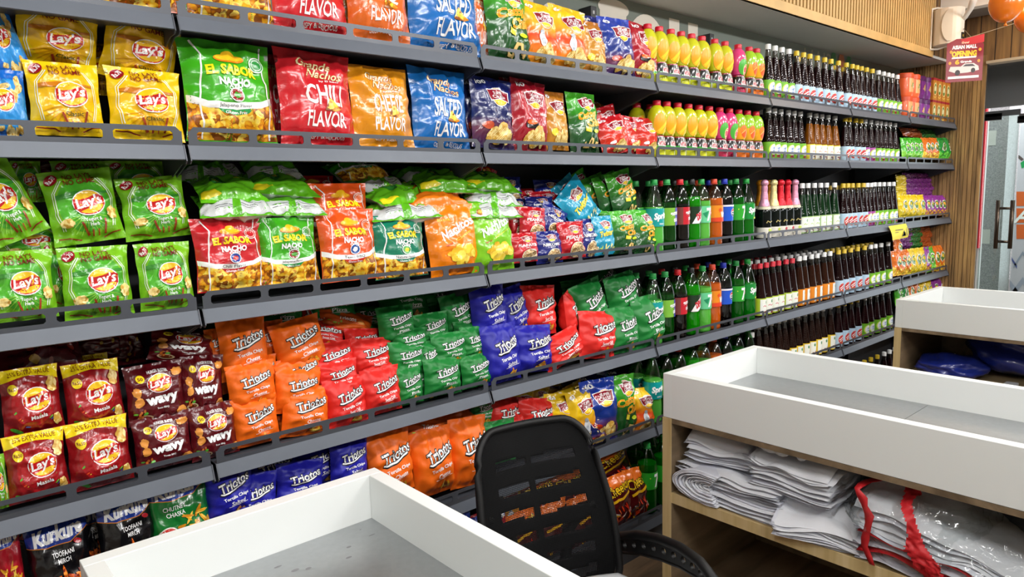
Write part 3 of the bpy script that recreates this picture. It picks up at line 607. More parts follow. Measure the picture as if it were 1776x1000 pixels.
def arcb(cx, cz, r, mat, a0, a1, wdt=.012):
    for a in range(a0, a1, 10):
        P = []
        for q, rr in ((a, r), (a+10, r), (a+10, r-wdt), (a, r-wdt)): P.append(Vector((cx+rr*cos(radians(q)), 0, cz+rr*sin(radians(q)))))
        wpoly(P, mat, .003)
pc = M('#c98a70', .6); arcb(X_(1285, 80), 2.37, .12, pc, 20, 180); arcb(X_(1350, 95), 2.4, .09, pc, 20, 170)
V, TT, c_ = el_tris(('T', 'ASIAN', 0, 0, .56, .13, '#ffffff', {'fat': .0}))[0]; pa = aty(1428, 112, YB)
m.add([(pa.x-v[0]-.02, YB-.002, pa.z+v[1]+.02) for v in V], TT, M('#b8b4a2', .6))
a = aty(1458, 122, YB)
for dx, cc in ((-.13, '#4c8c5c'), (.13, '#4c8c5c'), (0, '#c07850')):
    V, TT, c_ = el_tris(('T', 'A', 0, 0, .26 if not dx else .2, .24 if not dx else .18, '#fff', {'fat': .05}))[0]
    m.add([(a.x+dx+v[0], YB-(.004 if dx else .005), a.z+v[1]+(-.01 if not dx else .02)) for v in V], TT, M(cc, .6))
struct('trim_mural', m, fix=False)
# ------------------------------------------------------------------ shelving bays
SG = M('#4b4e55', .36, .25, bump=.02, bscale=200); ST = M('#565c66', .42, .1, var=.04, bscale=12); DK = M('#1d1e21', .55); BP = M('#242528', .6)
def fence(mb, x0, x1, y, z):
    h = .05; t = .0025; c = .012
    mb.prism([(x0, z), (x1, z), (x1, z+.014), (x0, z+.014)], 'y', y, y+t, SG)
    mb.prism([(x0+c*.3, z+h-.012), (x1-c*.3, z+h-.012), (x1-c*1.2, z+h), (x0+c*1.2, z+h)], 'y', y, y+t, SG)
    n = 6; L = x1-x0; w0 = .022
    for i in range(n+1):
        a = x0+(L-w0)*i/n
        mb.prism([(a, z+.014), (a+w0, z+.014), (a+w0, z+h-.012), (a, z+h-.012)], 'y', y, y+t, SG)
        for s, xx in ((1, a+w0), (-1, a)):      # rounded slot corners
            if (i == 0 and s < 0) or (i == n and s > 0): continue
            for zz, q in ((z+.014, 1), (z+h-.012, -1)):
                mb.prism([(xx, zz), (xx+s*.005, zz), (xx, zz+q*.005)], 'y', y, y+t, SG)
BAYN = ['leftmost shelving bay, cut off by the picture edge', 'shelving bay of nacho and tortilla chip bags, second from left', 'shelving bay of mixed snack bags behind the office chair', 'shelving bay of yellow juice and large soda bottles', 'shelving bay with foil-necked bottles and red-capped syrups', 'shelving bay of pale blue labelled syrup bottles with yellow tag', 'far right shelving bay with jars and small packets']
for b in range(7):
    x0, x1 = BX[b], BX[b+1]
    r = thing('shelving_bay', 'dark grey steel '+BAYN[b], 'shelf', ((x0+x1)/2, .2, 0), 'joined grey steel shelving bays')
    off = Vector((-(x0+x1)/2, -.2, 0))
    def part(name, mb, parent=r, **k):
        mb.v = [(v[0]+off.x, v[1]+off.y, v[2]) for v in mb.v]; return obj(name, mb.mesh(name, **k), parent)
    q = MB(); q.box(x0+.02, x1-.02, .405, .415, 0, 2.3, BP); part('back_panel', q)
    for xx in ((x0, x1) if b == 6 else (x0,)):
        q = MB(); q.box(xx-.02, xx+.02, .36, .44, 0, 2.555, DK)
        for k in range(12): q.box(xx-.006, xx+.006, .3595, .36, 2.52-.03*k, 2.535-.03*k, M('#9a9a9a', .4))
        part('post', q)
    for t in range(6):
        z = DECK[t]; zl = LIPZ[t]
        if t == 4 and b >= 4: z += .037; zl += .037
        yf = -.05 if t == 5 else 0
        a, e = x0+.004, x1-.004
        q = MB(); q.box(a, e, yf+.003, .4, z-.022, z, SG); sh = part('shelf', q)
        q = MB(); q.prism([(yf, z+.002), (yf-.014, zl), (yf-.011, zl-.002), (yf+.004, z-.006)], 'x', a, e, ST); part('price_strip', q, sh)
        q = MB(); fence(q, a+.004, e-.004, yf, z); part('fence_rail', q, sh)
        for xx, s in ((a, 1), (e, -1)):
            q = MB(); q.prism([(yf-.018, zl-.004), (yf-.002, z+.004), (.4, z+.004), (.4, zl-.13), (.3, zl-.10), (yf+.03, zl-.012), (yf-.008, zl-.012)], 'x', xx, xx+s*.003, SG); part('bracket', q, sh)
    q = MB(); q.box(x0, x1, -.045, -.03, 0, LIPZ[5]-.004, M('#3b3e43', .5)); q.box(x0+.0, x0+.006, -.048, -.04, 0, LIPZ[5]-.01, DK); part('kick_plate', q)
def deckz(t, X): return DECK[t]+(.037 if t == 4 and X > 3.6 else 0)
# ------------------------------------------------------------------ bottles
def smooth_prof(P, k=3):
    out = []
    for i in range(len(P)-1):
        p0 = P[max(i-1, 0)]; p1 = P[i]; p2 = P[i+1]; p3 = P[min(i+2, len(P)-1)]
        for j in range(k):
            t = j/k; f = lambda a, b, c, d: .5*((2*b)+(-a+c)*t+(2*a-5*b+4*c-d)*t*t+(-a+3*b-3*c+d)*t**3)
            out.append((max(.001, f(p0[0], p1[0], p2[0], p3[0])), f(p0[1], p1[1], p2[1], p3[1])))
    out.append(P[-1]); return out
def rad(prof, z):
    for (r0, z0), (r1, z1) in zip(prof, prof[1:]):
        if z0 <= z <= z1: return r0+(r1-r0)*(z-z0)/max(1e-6, z1-z0)
    return prof[-1][0]
def wraps(mb, prof, els, z0, S, glossy=1, base=.0008, yaw=0):
    """graphics wrapped round a bottle; units of S metres, y from z0, facing -y"""
    lay = 0
    for e in els:
        for V, TT, c in el_tris(e):
            V2, T2 = refine(V, TT, .16); lay += 1; vs = []
            for x, y in V2:
                z = z0+y*S; r = rad(prof, z); a = x*S/r+yaw; rr = r+base+.00018*lay
                vs.append((rr*sin(a), -rr*cos(a), z))
            mb.add(vs, T2, c if not isinstance(c, str) else M(c, .35))
def capm(r, h, z, mat, ridges=True):
    q = MB(); n = 24; prof = [(r, z), (r*1.02, z+h*.12), (r*.98, z+h*.16), (r, z+h*.85), (r*.9, z+h), (.001, z+h)]
    q.lathe(prof, mat, n, caps=False)
    if ridges:
        for i, v in enumerate(q.v):
            if i % 2: q.v[i] = (v[0]*.965, v[1]*.965, v[2])
    return q
def body_mat(col, rough=.12, dots=False, trans=0, key='liquid'):
    k = (key, col, rough, dots)
    if k in MC: return MC[k]
    m, nt, b = newmat(key+'_'+col.strip('#')); b.inputs['Base Color'].default_value = hx(col); b.inputs['Roughness'].default_value = rough
    b.inputs['Specular IOR Level'].default_value = .28
    if dots:
        tc = nt.nodes.new('ShaderNodeTexCoord'); v = nt.nodes.new('ShaderNodeTexVoronoi'); v.inputs['Scale'].default_value = 75; v.inputs['Randomness'].default_value = .25
        nt.links.new(tc.outputs['Object'], v.inputs['Vector'])
        bp = nt.nodes.new('ShaderNodeBump'); bp.inputs['Strength'].default_value = .35; bp.inputs['Distance'].default_value = .002; bp.invert = True
        nt.links.new(v.outputs['Distance'], bp.inputs['Height']); nt.links.new(bp.outputs[0], b.inputs['Normal'])
    MC[k] = m; return m
BOT = {}
SYP = smooth_prof([(.034, 0), (.037, .006), (.037, .10), (.0365, .118), (.033, .135), (.029, .16), (.0235, .20), (.0175, .235), (.0135, .262), (.0125, .275)])
def syrup(key, liquid, capc, els, labc, dots=True, fill=.245, l0=.012, l1=.108):
    q = MB(); lo = [p for p in SYP if p[1] <= fill]; hi = [p for p in SYP if p[1] >= lo[-1][1]]
    q.lathe([(.001, 0)]+lo, body_mat(liquid, .07, dots), 18, caps=False)
    q.lathe(hi, CLEAR('#b9b4ae', 'bottle_neck', .2, .08), 18, caps=False)
    parts = [('bottle_body', q.mesh('syrup_body_'+key, smooth=True))]
    parts.append(('cap', capm(.0155, .028, .272, M(capc, .35), True).mesh('cap_'+key, smooth='auto')))
    if els is not None:
        q = MB(); q.lathe([(rad(SYP, l0)+.0006, l0), (.0376, (l0+l1)/2), (rad(SYP, l1)+.0006, l1)], M(labc, .45), 24, caps=False)
        wraps(q, [(.0376, 0), (.0376, .2)], els, l0, .074, yaw=-.3)
        parts.append(('label', q.mesh('label_'+key, smooth=True, fix=False)))
    BOT[key] = (parts, 'syrup_bottle', 'bottle')
def oval(txt=None, c='#f4f6fa'):
    return [('E', .06, .72, .42, .42, '#d6ec50'), ('E', .1, .72, .36, .4, c), ('E', .1, .8, .14, .1, '#6c8cc8', {'rag': .8}), ('E', .12, .62, .16, .05, '#8ca4d0', {'rag': .6}), ('E', .2, .22, .16, .12, '#8c1424', {'rag': .5}), ('E', .0, .2, .1, .09, '#a81c2c', {'rag': .5})]
def roul():
    return [('E', .1, .64, .4, .42, '#f0b088'), ('E', .1, .64, .37, .39, '#c41c34'), ('L', [(-.2, .62), (.1, .8), (.4, .85)], .09, '#f4ecec'), ('L', [(-.15, .48), (.1, .62), (.4, .68)], .07, '#f4ecec'), ('E', .18, .36, .14, .12, '#d8602c', {'rag': .5}), ('C', 0, .7, .7, .5, 9, .035, ['#e88c8c', '#f0d060'])]
def squash(c, fr):
    return [('P', [(-.35, .1), (.55, .1), (.55, 1.22), (-.35, 1.22)], '#f2f4ec'), ('E', .25, 1.0, .09, .12, '#3c8c4c', {'rag': .5}), ('L', [(-.1, .68), (.05, .76), (.15, .66), (.4, .76)], .05, fr), ('C', .25, .24, .26, .16, 7, .09, [fr, '#7c1a24'])]
syrup('sy_wg', '#170608', '#e6e6e4', oval(), '#74b828'); syrup('sy_gb', '#170608', '#d8b62c', roul(), '#bcd8ee')
syrup('sy_amber', '#7a4308', '#c8c8c4', squash('#ecd428', '#c8641c'), '#ecd830'); syrup('sy_wp', '#170608', '#e6e6e4', oval(), '#a84ca0')
syrup('sy_green', '#0f2c14', '#e6e6e4', squash('', '#a8c83c'), '#b4d490'); syrup('sy_red', '#1c0808', '#c81c30', squash('', '#c81c3c'), '#b8d030')
syrup('sy_orange', '#2a1208', '#e6e6e4', [('P', [(-.05, .1), (.55, .1), (.55, 1.22), (-.05, 1.22)], '#f2f4ec'), ('E', .3, 1.0, .08, .12, '#3c8c4c', {'rag': .5}), ('C', .28, .24, .2, .14, 6, .08, ['#7c3a1a', '#c8641c'])], '#e88c20')
syrup('sy_yel', '#1c0c08', '#e6e6e4', [('P', [(-.3, .1), (.3, .1), (.3, 1.22), (-.3, 1.22)], '#f2f4ec'), ('E', .1, .98, .09, .12, '#3c8c4c', {'rag': .5}), ('C', .1, .3, .18, .12, 5, .08, ['#c8641c', '#8c3a1a'])], '#e8c828')
syrup('sy_backw', '#140608', '#d2d2d0', None, ''); syrup('sy_backg', '#140608', '#c8a82c', None, ''); syrup('sy_backr', '#140608', '#b81c30', None, '')
# foil-necked bottles
CHP = smooth_prof([(.038, 0), (.041, .006), (.041, .14), (.038, .17), (.028, .205), (.019, .24), (.0155, .29), (.0155, .315)])
def champ(key, foil, fr):
    q = MB(); q.lathe([(.001, 0)]+[p for p in CHP if p[1] <= .215], body_mat('#0c1210', .08), 20, caps=False); parts = [('bottle_body', q.mesh('wine_body_'+key, smooth=True))]
    q = MB(); hi = [(r+.0015+.0012*sin(i*2.1), z) for i, (r, z) in enumerate(CHP) if z >= .19]; q.lathe(hi+[(.021, .318), (.021, .335), (.012, .345), (.001, .346)], M(foil, .32, .35, bump=.6, bscale=90), 16, caps=False); parts.append(('foil_neck', q.mesh('foil_'+key, smooth=True)))
    q = MB(); q.lathe([(.0417, .012), (.0417, .072)], M('#e6e2d6', .5), 24, caps=False);     wraps(q, [(.0417, 0), (.0417, .3)], [('E', .1, .62, .14, .12, fr, {'rag': .5}), ('E', .35, .6, .12, .1, fr, {'rag': .5}), ('L', [(-.2, 1.15), (-.1, 1.3), (.1, 1.2), (.45, 1.3)], .08, '#b8a868')], .012, .075, yaw=-.3)
    n_ = MB(); n_.lathe([(rad(CHP, .176)+.001, .176), (rad(CHP, .192)+.001, .192)], M('#d8d0b4', .5), 24, caps=False); parts.append(('neck_label', n_.mesh('neck_label_'+key, smooth=True, fix=False)))
    parts.append(('label', q.mesh('winelabel_'+key, smooth=True, fix=False))); BOT[key] = (parts, 'foil_neck_bottle', 'bottle')
champ('ch_pink', '#e4a0bc', '#c8dc60'); champ('ch_cream', '#e8dc98', '#b8c83c'); champ('ch_red', '#d8182c', '#c01c3c'); champ('ch_gold', '#d88c1c', '#d88c1c')
# juice bottles with full sleeves
JUP = smooth_prof([(.036, 0), (.041, .01), (.0405, .06), (.037, .085), (.0325, .103), (.037, .118), (.0425, .145), (.044, .17), (.041, .20), (.032, .225), (.02, .238), (.0165, .242)])
def juice(key, top, low1, low2, els):
    q = MB(); q.lathe([(.001, 0)]+[p for p in JUP if p[1] <= .045], M(low2, .2, coat=.6), 24, caps=False)
    q.lathe([p for p in JUP if .04 <= p[1] <= .062], M(low1, .2, coat=.6), 24, caps=False); q.lathe([p for p in JUP if .058 <= p[1] <= .098], M('#141416', .2, coat=.6), 24, caps=False)
    q.lathe([p for p in JUP if .092 <= p[1] <= .11], M('#a0142c', .2, coat=.6), 24, caps=False); q.lathe([p for p in JUP if p[1] >= .103], M(top, .2, coat=.6), 24, caps=False)
    parts = [('bottle_body', q.mesh('juice_body_'+key, smooth=True))]
    q = MB(); wraps(q, JUP, els+[('P', [(-.06, .52), (.5, .5), (.5, 1.02), (.02, 1.04)], '#f0ece8'), ('T', 'FRUITA', .24, .9, .5, .2, '#141416', {'fat': .05}), ('T', 'VITALS', .24, .66, .5, .2, '#b01430', {'fat': .05}), ('P', [(-.44, .1), (-.4, .85), (-.34, .85), (-.36, .1)], '#e8ece8')], .012, .083, base=.0012, yaw=-.5)
    parts.append(('sleeve_print', q.mesh('juice_print_'+key, smooth=True, fix=False)))
    parts.append(('cap', capm(.0195, .022, .24, M('#c8142c', .35)).mesh('juicecap_'+key, smooth='auto'))); BOT[key] = (parts, 'juice_bottle', 'bottle')
juice('ju_mango', '#c6c61a', '#3ca83c', '#d8dc2c', [('E', .08, 1.72, .4, .56, '#eea412'), ('P', [(-.15, 1.3), (.5, 1.9), (.5, 1.7), (.0, 1.2)], '#f8d030'), ('P', [(.0, 1.2), (.5, 1.6), (.5, 1.3), (.2, 1.2)], '#f4c01c')])
juice('ju_guava', '#dc3c7c', '#d84c70', '#c83058', [('E', .12, 1.6, .36, .48, '#4cae3c'), ('E', .3, 1.42, .22, .34, '#f0e0a0'), ('E', .32, 1.42, .18, .3, '#e04868')])
juice('ju_peach', '#98c828', '#e8943c', '#ec7c28', [('P', [(-.45, 1.15), (.5, 1.15), (.5, 1.7), (-.3, 1.9)], '#f4a81c'), ('E', .15, 1.72, .26, .3, '#ee7a2c'), ('E', .24, 1.45, .22, .2, '#e8602c', {'rag': .4}), ('L', [(.0, 1.5), (.3, 1.75)], .04, '#f8d07c')])
# large soda bottles
SOP = smooth_prof([(.036, 0), (.047, .012), (.046, .03), (.048, .07), (.0465, .12), (.0475, .135), (.0475, .205), (.049, .215), (.046, .245), (.035, .28), (.021, .308), (.0145, .318), (.0145, .325)])
SPP = smooth_prof([(.036, 0), (.047, .012), (.046, .03), (.048, .07), (.046, .12), (.0475, .135), (.0475, .205), (.046, .215), (.037, .25), (.026, .285), (.017, .308), (.014, .318), (.0145, .325)])
def soda(key, pet, liq, capc, labc, els, prof=SOP, fill=.24, l0=.125, l1=.208, gl=.1):
    q = MB(); q.lathe([(.001, 0)]+prof, CLEAR(pet, 'bottle_plastic', gl, .05), 24, caps=False); parts = [('bottle_body', q.mesh('soda_body_'+key, smooth=True))]
    q = MB(); lo = [(r*.95, max(z, .004)) for r, z in prof if z <= fill]; q.lathe([(.001, .003)]+lo+[(.001, lo[-1][1])], body_mat(liq, .15), 24, caps=False); parts.append(('soda_liquid', q.mesh('soda_liquid_'+key, smooth='auto')))
    q = MB(); q.lathe([(max(rad(prof, l0), .0475)+.0008, l0), (max(rad(prof, l1), .0475)+.0008, l1)], M(labc, .3), 28, caps=False); wraps(q, [(.0483, 0), (.0483, .4)], els, l0, .095, base=.0012, yaw=-.22); parts.append(('label', q.mesh('sodalabel_'+key, smooth=True, fix=False)))
    q = capm(.017, .02, .322, M(capc, .4)); q.lathe([(.0185, .316), (.0185, .32)], M(capc, .4), 20); parts.append(('cap', q.mesh('sodacap_'+key, smooth='auto'))); BOT[key] = (parts, 'soda_bottle', 'bottle')
W7 = [('P', [(.0, .1), (.12, .1), (.34, .68), (.34, .78), (-.02, .78), (-.02, .64), (.18, .64)], '#ffffff'), ('E', .36, .5, .13, .13, '#d01c2c'), ('T', 'UP', .36, .5, .16, .13, '#ffffff', {'fat': .04})]
soda('so_spc', '#dcecd8', '#70cc5c', '#1c9a44', '#0f9c9c', [('T', 'Sprite', .12, .48, .84, .38, '#ffffff', {'rot': 6, 'sh': .2, 'fat': .05}), ('T', 'ZERO', .1, .12, .3, .07, '#ffffff')], SPP, .215, gl=.14)
soda('so_gg', '#6cc478', '#14602a', '#2c9c4c', '#7cb83c', [('P', [(.12, 0), (.9, 0), (.9, .87), (.12, .87)], '#3c3ca8'), ('T', 'gourmet\ncola', .12, .44, .5, .5, '#ffffff', {'rot': 8, 'fat': .03})])
soda('so_col', '#d8d8d4', '#12080a', '#d81c28', '#c41c2c', [('P', [(-.7, 0), (-.22, 0), (-.22, .87), (-.7, .87)], '#7c3c34'), ('T', 'gourmet\ncola', .18, .46, .46, .46, '#ffffff', {'rot': 8, 'fat': .03})], fill=.225)
soda('so_dew', '#86d870', '#3fae22', '#18181a', '#123018', [('P', [(-.4, .0), (-.1, .5), (.5, .95), (.5, .4), (.0, .0)], '#f0f0f0'), ('T', 'DEW', .08, .4, .5, .3, '#c81c2c', {'rot': 24, 'fat': .07, 'sh': .3})], fill=.26)
soda('so_7f', '#dcecd8', '#78d05c', '#1c9a44', '#68cc94', [('P', [(-.25, .5), (.1, .6), (-.02, .25)], '#188c5c')]+W7, fill=.235, gl=.14)
soda('so_mir', '#ece0d4', '#e07014', '#e84c30', '#f08c1c', [('P', [(-.8, .0), (.8, .0), (.8, .26), (-.8, .2)], '#e0401c'), ('E', .0, .62, .11, .11, '#e8501c', {'rag': .4}), ('T', 'Mirinda', .28, .42, .42, .3, '#ffffff', {'rot': 14, 'fat': .05})], fill=.25, gl=.14)
soda('so_pep', '#c4c8cc', '#0a0608', '#1c34b8', '#1c54cc', [('E', .2, .45, .22, .22, '#ffffff'), ('P', [(.0, .5), (.08, .62), (.2, .66), (.32, .62), (.4, .5), (.2, .54)], '#d01c2c'), ('P', [(.0, .38), (.08, .28), (.2, .24), (.32, .28), (.4, .38), (.2, .34)], '#0c1c5c'), ('T', 'PEPSI', .2, .44, .32, .08, '#0c1c5c', {'fat': .04}), ('P', [(-.8, .78), (.8, .78), (.8, .87), (-.8, .87)], '#e8ecf4')], fill=.245)
soda('so_7g', '#7ccc86', '#1c7a2c', '#1c8c3c', '#2ca42c', W7+[('E', -.25, .6, .03, .03, '#d8e83c')], fill=.245)
soda('so_spg', '#7cd088', '#149a34', '#1c9a3c', '#0c8c34', [('T', 'Sprite', .16, .5, .8, .38, '#ffffff', {'rot': 6, 'sh': .2, 'fat': .05}), ('P', [(.1, .02), (.5, .02), (.5, .12), (.1, .12)], '#d8e83c')], SPP, .22)
SODESC = dict(so_spc='clear bottle of green soda, teal label', so_gg='dark green soda bottle, green-blue label', so_col='dark cola bottle, red cap, red label', so_dew='green soda bottle, black cap and label', so_7f='pale green soda bottle with mint label', so_mir='orange soda bottle with orange label', so_pep='dark cola bottle, blue cap and label', so_7g='green soda bottle with bright green label', so_spg='green soda bottle with darker green label',
    ju_mango='yellow mango juice bottle with red cap', ju_guava='pink guava juice bottle with red cap', ju_peach='orange fruit juice bottle with red cap', ch_pink='dark bottle with pink foil neck', ch_cream='dark bottle with cream foil neck', ch_red='dark bottle with red foil neck', ch_gold='dark bottle with orange foil neck',
    sy_wg='dark syrup bottle, white cap, green label', sy_gb='dark syrup bottle, gold cap, blue label', sy_amber='amber syrup bottle, white cap, yellow label', sy_wp='dark syrup bottle, white cap, purple label', sy_green='green syrup bottle, white cap, light label', sy_red='dark red syrup bottle with red cap', sy_orange='brown syrup bottle, white cap, orange label', sy_yel='dark syrup bottle, white cap, yellow label',
    sy_backw='white-capped dark syrup bottle', sy_backg='gold-capped dark syrup bottle', sy_backr='red-capped dark syrup bottle')
def bottle(key, X, y, t, row='front', s=1.0, sz=1.0, rz=None):
    parts, nm, cat = BOT[key]
    r = thing(nm, None, None, (X, y, deckz(t, X)+.0005)); r.scale = (s, s, sz)
    r.rotation_euler.z = radians(random.Random(int(X*1000)+t).uniform(-9, 9)) if rz is None else radians(rz)
    for n, me in parts: obj(n, me, r)
    d = SODESC[key]; record(r, d, d.replace('bottle', 'bottles', 1), cat, t, row, X); return r
def brow(keys, pxs, py, y, t, row='front', zc=None, **k):
    """bottles by the picture column of their caps"""
    for i, px in enumerate(pxs):
        bottle(keys if isinstance(keys, str) else keys[i], aty(px, py, y).x, y, t, row, **k)
# juices
YJ = .055
def xs(key, X0_, pitch, n, y, t, row='front', **k):
    for i in range(n): bottle(key, X0_+pitch*i, y, t, row, **k)
def X0px(px, py, y): return aty(px, py, y).x
J1 = [1140, 1163, 1181, 1199, 1217, 1239, 1257]
brow('ju_mango', [1123]+J1[1:2]+J1[2:], 75, YJ, 0); brow('ju_guava', [1280], 75, YJ, 0); brow('ju_peach', [1301, 1317, 1333][:3] and [1299, 1312], 80, YJ, 0); brow('ju_guava', [1246], 70, .15, 0, 'back'); bottle('ju_mango', X0px(1143, 45, YJ), YJ, 0)
brow('ju_mango', [1139, 1156, 1175, 1194, 1212, 1230], 175, YJ, 1); brow('ju_guava', [1248, 1265], 178, YJ, 1); brow('ju_peach', [1281, 1296, 1311], 185, YJ, 1)
for t, py in ((0, 60), (1, 175)):
    for i in range(9): bottle('ju_mango' if i < 5 else ('ju_guava' if i < 7 else 'ju_peach'), 2.66+.1*i, .155, t, 'second', sz=.995)
# syrups, top shelf
brow('sy_wg', [1332, 1344, 1356, 1368], 85, YJ, 0); brow('sy_gb', [1381, 1393, 1404, 1417, 1430, 1441, 1454, 1468], 105, YJ, 0)
brow('sy_gb', [1478, 1486, 1494, 1503, 1513], 115, YJ, 0); brow('sy_wg', [1523, 1532, 1540, 1547, 1556], 135, YJ, 0); brow('sy_wg', [1551], 125, .14, 0, 'back'); brow('sy_backg', [1384, 1448, 1463], 105, .14, 0, 'back')
brow('sy_wg', [1333, 1343, 1354, 1367, 1377, 1388], 190, .06, 1, sz=.97); brow('sy_amber', [1404, 1415, 1425, 1436, 1448], 200, .06, 1, sz=.97); brow('sy_gb', [1466, 1473, 1484, 1493], 207, .06, 1, sz=.97); brow('sy_wp', [1500, 1510], 210, .06, 1, sz=.97); brow('sy_wg', [1520, 1527, 1535, 1543, 1552], 212, .06, 1, sz=.97)
brow(['ch_pink', 'ch_cream', 'ch_red', 'ch_red', 'ch_pink'], [1326, 1342, 1354, 1366, 1379], 320, .06, 2, sz=.97); brow('ch_gold', [1318, 1333], 325, .15, 2, 'back', sz=.97)
brow('sy_green', [1391, 1401, 1412, 1423, 1433, 1447], 325, .06, 2, sz=1.04); brow('sy_gb', [1462, 1470, 1478, 1488, 1497], 325, .06, 2, sz=1.02); brow('sy_wp', [1503, 1510], 325, .06, 2, sz=1.02); brow('sy_wg', [1516, 1524, 1532, 1541, 1549], 325, .06, 2, sz=1.03)
brow('sy_red', [1318, 1329, 1340, 1350, 1363], 460, .06, 3, sz=1.02); brow('sy_red', [1308], 460, .1, 3, 'back'); brow('sy_red', [1374], 450, .06, 3, sz=1.02); brow('sy_orange', [1386, 1395, 1407, 1417, 1429, 1439], 445, .06, 3, sz=1.04)
brow('sy_gb', [1454, 1464, 1475, 1487, 1499], 435, .06, 3, sz=1.04); brow('sy_wg', [1510, 1518, 1528, 1540], 425, .06, 3, sz=1.04)
brow('sy_yel', [1304, 1315, 1327, 1337, 1350, 1360, 1372, 1383, 1395, 1406, 1416, 1426, 1439], 555, .06, 4, sz=1.02); brow('sy_gb', [1453, 1464, 1475, 1486], 530, .06, 4); brow('sy_wg', [1499, 1508, 1519, 1529, 1540], 520, .06, 4)
brow('sy_gb', [1500, 1511, 1522], 605, .02, 5); brow('sy_wg', [1534, 1543, 1552], 600, .02, 5)
# second and third rows of syrup bottles seen between the front ones
for t, X0_, n, k in ((3, 3.68, 12, 'sy_backw'), (4, 3.66, 11, 'sy_backw'), (1, 3.68, 6, 'sy_backw'), (1, 5.0, 6, 'sy_backw'), (2, 4.68, 9, 'sy_backg'), (3, 4.66, 10, 'sy_backg')):
    for i in range(n): bottle(k, X0_+.08*i, .145, t, 'second', sz=1.04 if t == 3 else .98)
for i in range(6): bottle('sy_backr', 3.66+.078*i, .225, 3, 'third', sz=1.04)
for i in range(6): bottle('sy_backw', 4.13+.078*i, .225, 3, 'third', sz=1.04)
# sodas
SOK = ['so_spc', 'so_gg', 'so_col', 'so_dew', 'so_7f', 'so_mir', 'so_pep', 'so_7g', 'so_spg']
brow(SOK, [1134, 1156, 1179, 1199, 1216, 1238, 1256, 1276, 1294], 312, .062, 2)
brow(SOK, [1132, 1153, 1175, 1198, 1218, 1235, 1254, 1276, 1296], 465, .062, 3)
brow(SOK, [1131, 1152, 1175, 1198, 1218, 1237, 1256, 1276, 1296], 620, .062, 4)
for t in (2, 3, 4):
    for i in range(9): bottle(SOK[i], 2.66+.103*i, .165, t, 'second', sz=.99)
brow(['so_7g', 'so_7g', 'so_7g', 'so_7g'], [1122, 1150, 1174, 1196], 790, .02, 5); brow('so_7g', [1103, 1128, 1152], 790, .125, 5, 'second')
# ------------------------------------------------------------------ jars, boxes, packets of the far bay
def jar(key, c, cap, dark):
    q = MB(); q.lathe(smooth_prof([(.05, 0), (.056, .01), (.055, .12), (.05, .135)], 2), M(c, .35, coat=.3), 24); P = [('jar_body', q.mesh('jar_'+key, smooth='auto'))]
    q = MB(); q.lathe([(.057, .13), (.057, .158), (.05, .163), (.001, .163)], M(cap, .4), 24); P.append(('lid', q.mesh('jarlid_'+key, smooth='auto')))
    q = MB(); wraps(q, [(.0565, 0), (.0565, .2)], [('P', [(-.3, .12), (.4, .12), (.4, .85), (-.3, .85)], '#f0a06c' if not dark else '#7c2c8c'), ('E', .08, .5, .2, .2, '#3c8c4c' if not dark else '#f0c83c', {'rag': .5}), ('E', .1, .45, .12, .12, '#f4e4d0', {'rag': .5})], .01, .13, base=.0003); P.append(('label', q.mesh('jarlabel_'+key, smooth=True, fix=False)))
    BOT[key] = (P, 'plastic_jar', 'jar')
jar('jar_o', '#e8602c', '#c8481c', 0); jar('jar_p', '#6c1c74', '#54145c', 1)
SODESC['jar_o'] = 'orange plastic jar with orange lid'; SODESC['jar_p'] = 'purple plastic jar with dark lid'
bx_ = MB(); bw, bd, bh = .088, .09, .165; cb = M('#c07a24', .45)
bx_.box(-bw/2, bw/2, -bd/2, bd/2, 0, bh, cb); bx_.box(-bw/2-.0004, bw/2+.0004, -bd/2-.0004, bd/2, bh*.9, bh+.0004, M('#9c1c24', .45))
for dx in ((0, 0),):
    for e in [('E', 0, .95, .36, .55, '#f0dc9c'), ('E', 0, .95, .28, .45, '#5c7c2c', {'rag': .3}), ('E', 0, .98, .16, .24, '#f0e0b8', {'rag': .4}), ('L', [(-.3, .3), (0, .2), (.3, .34)], .08, '#e8c85c')]:
        for V, TT, c in el_tris(e): bx_.add([(v[0]*bw, -bd/2-.0006-.0001*len(bx_.mats), v[1]*bw) for v in V], TT, M(c, .45))
BOT['box'] = ([('carton', bx_.mesh('carton'))], 'carton_box', 'box'); SODESC['box'] = 'golden brown carton with red top band'
def stackup(key, X, y, t, lev, row, hh):
    parts, nm, cat = BOT[key]; r = thing(nm, None, None, (X, y, deckz(t, X)+.0005+lev*hh))
    for n, me in parts:
        if len(parts) == 1: r.parent
        obj(n, me, r)
    record(r, SODESC[key], SODESC[key].replace('jar', 'jars', 1).replace('carton', 'cartons', 1), cat, t, row, X); return r
for lev, row in ((0, 'lower'), (1, 'upper')):
    for i, X in enumerate((5.66, 5.79)): stackup('jar_o', X, .065, 0, lev, row, .164)
    for i, X in enumerate((5.915, 6.03)): stackup('jar_p', X, .07, 0, lev, row, .164)
    for i in range(4): stackup('box', 6.14+.098*i, .06, 0, lev, row, .166)
    for i in range(4): stackup('box', 6.14+.098*i, .16, 0, lev, 'back '+row, .166)
def pk(key, px, py, wp, hp, t, row='front', y=.06, **k): bag(key, px, py, wp, hp, t, row, y, **k)
for i, px in enumerate((1569, 1576, 1584, 1592)): pk('p_green', px, 257, 13, 36, 1)
for i, px in enumerate((1601, 1608, 1616)): pk('p_orange', px+3, 257, 13, 36, 1)
for i, px in enumerate((1632, 1643)): pk('p_dgreen', px, 257, 13, 36, 1)
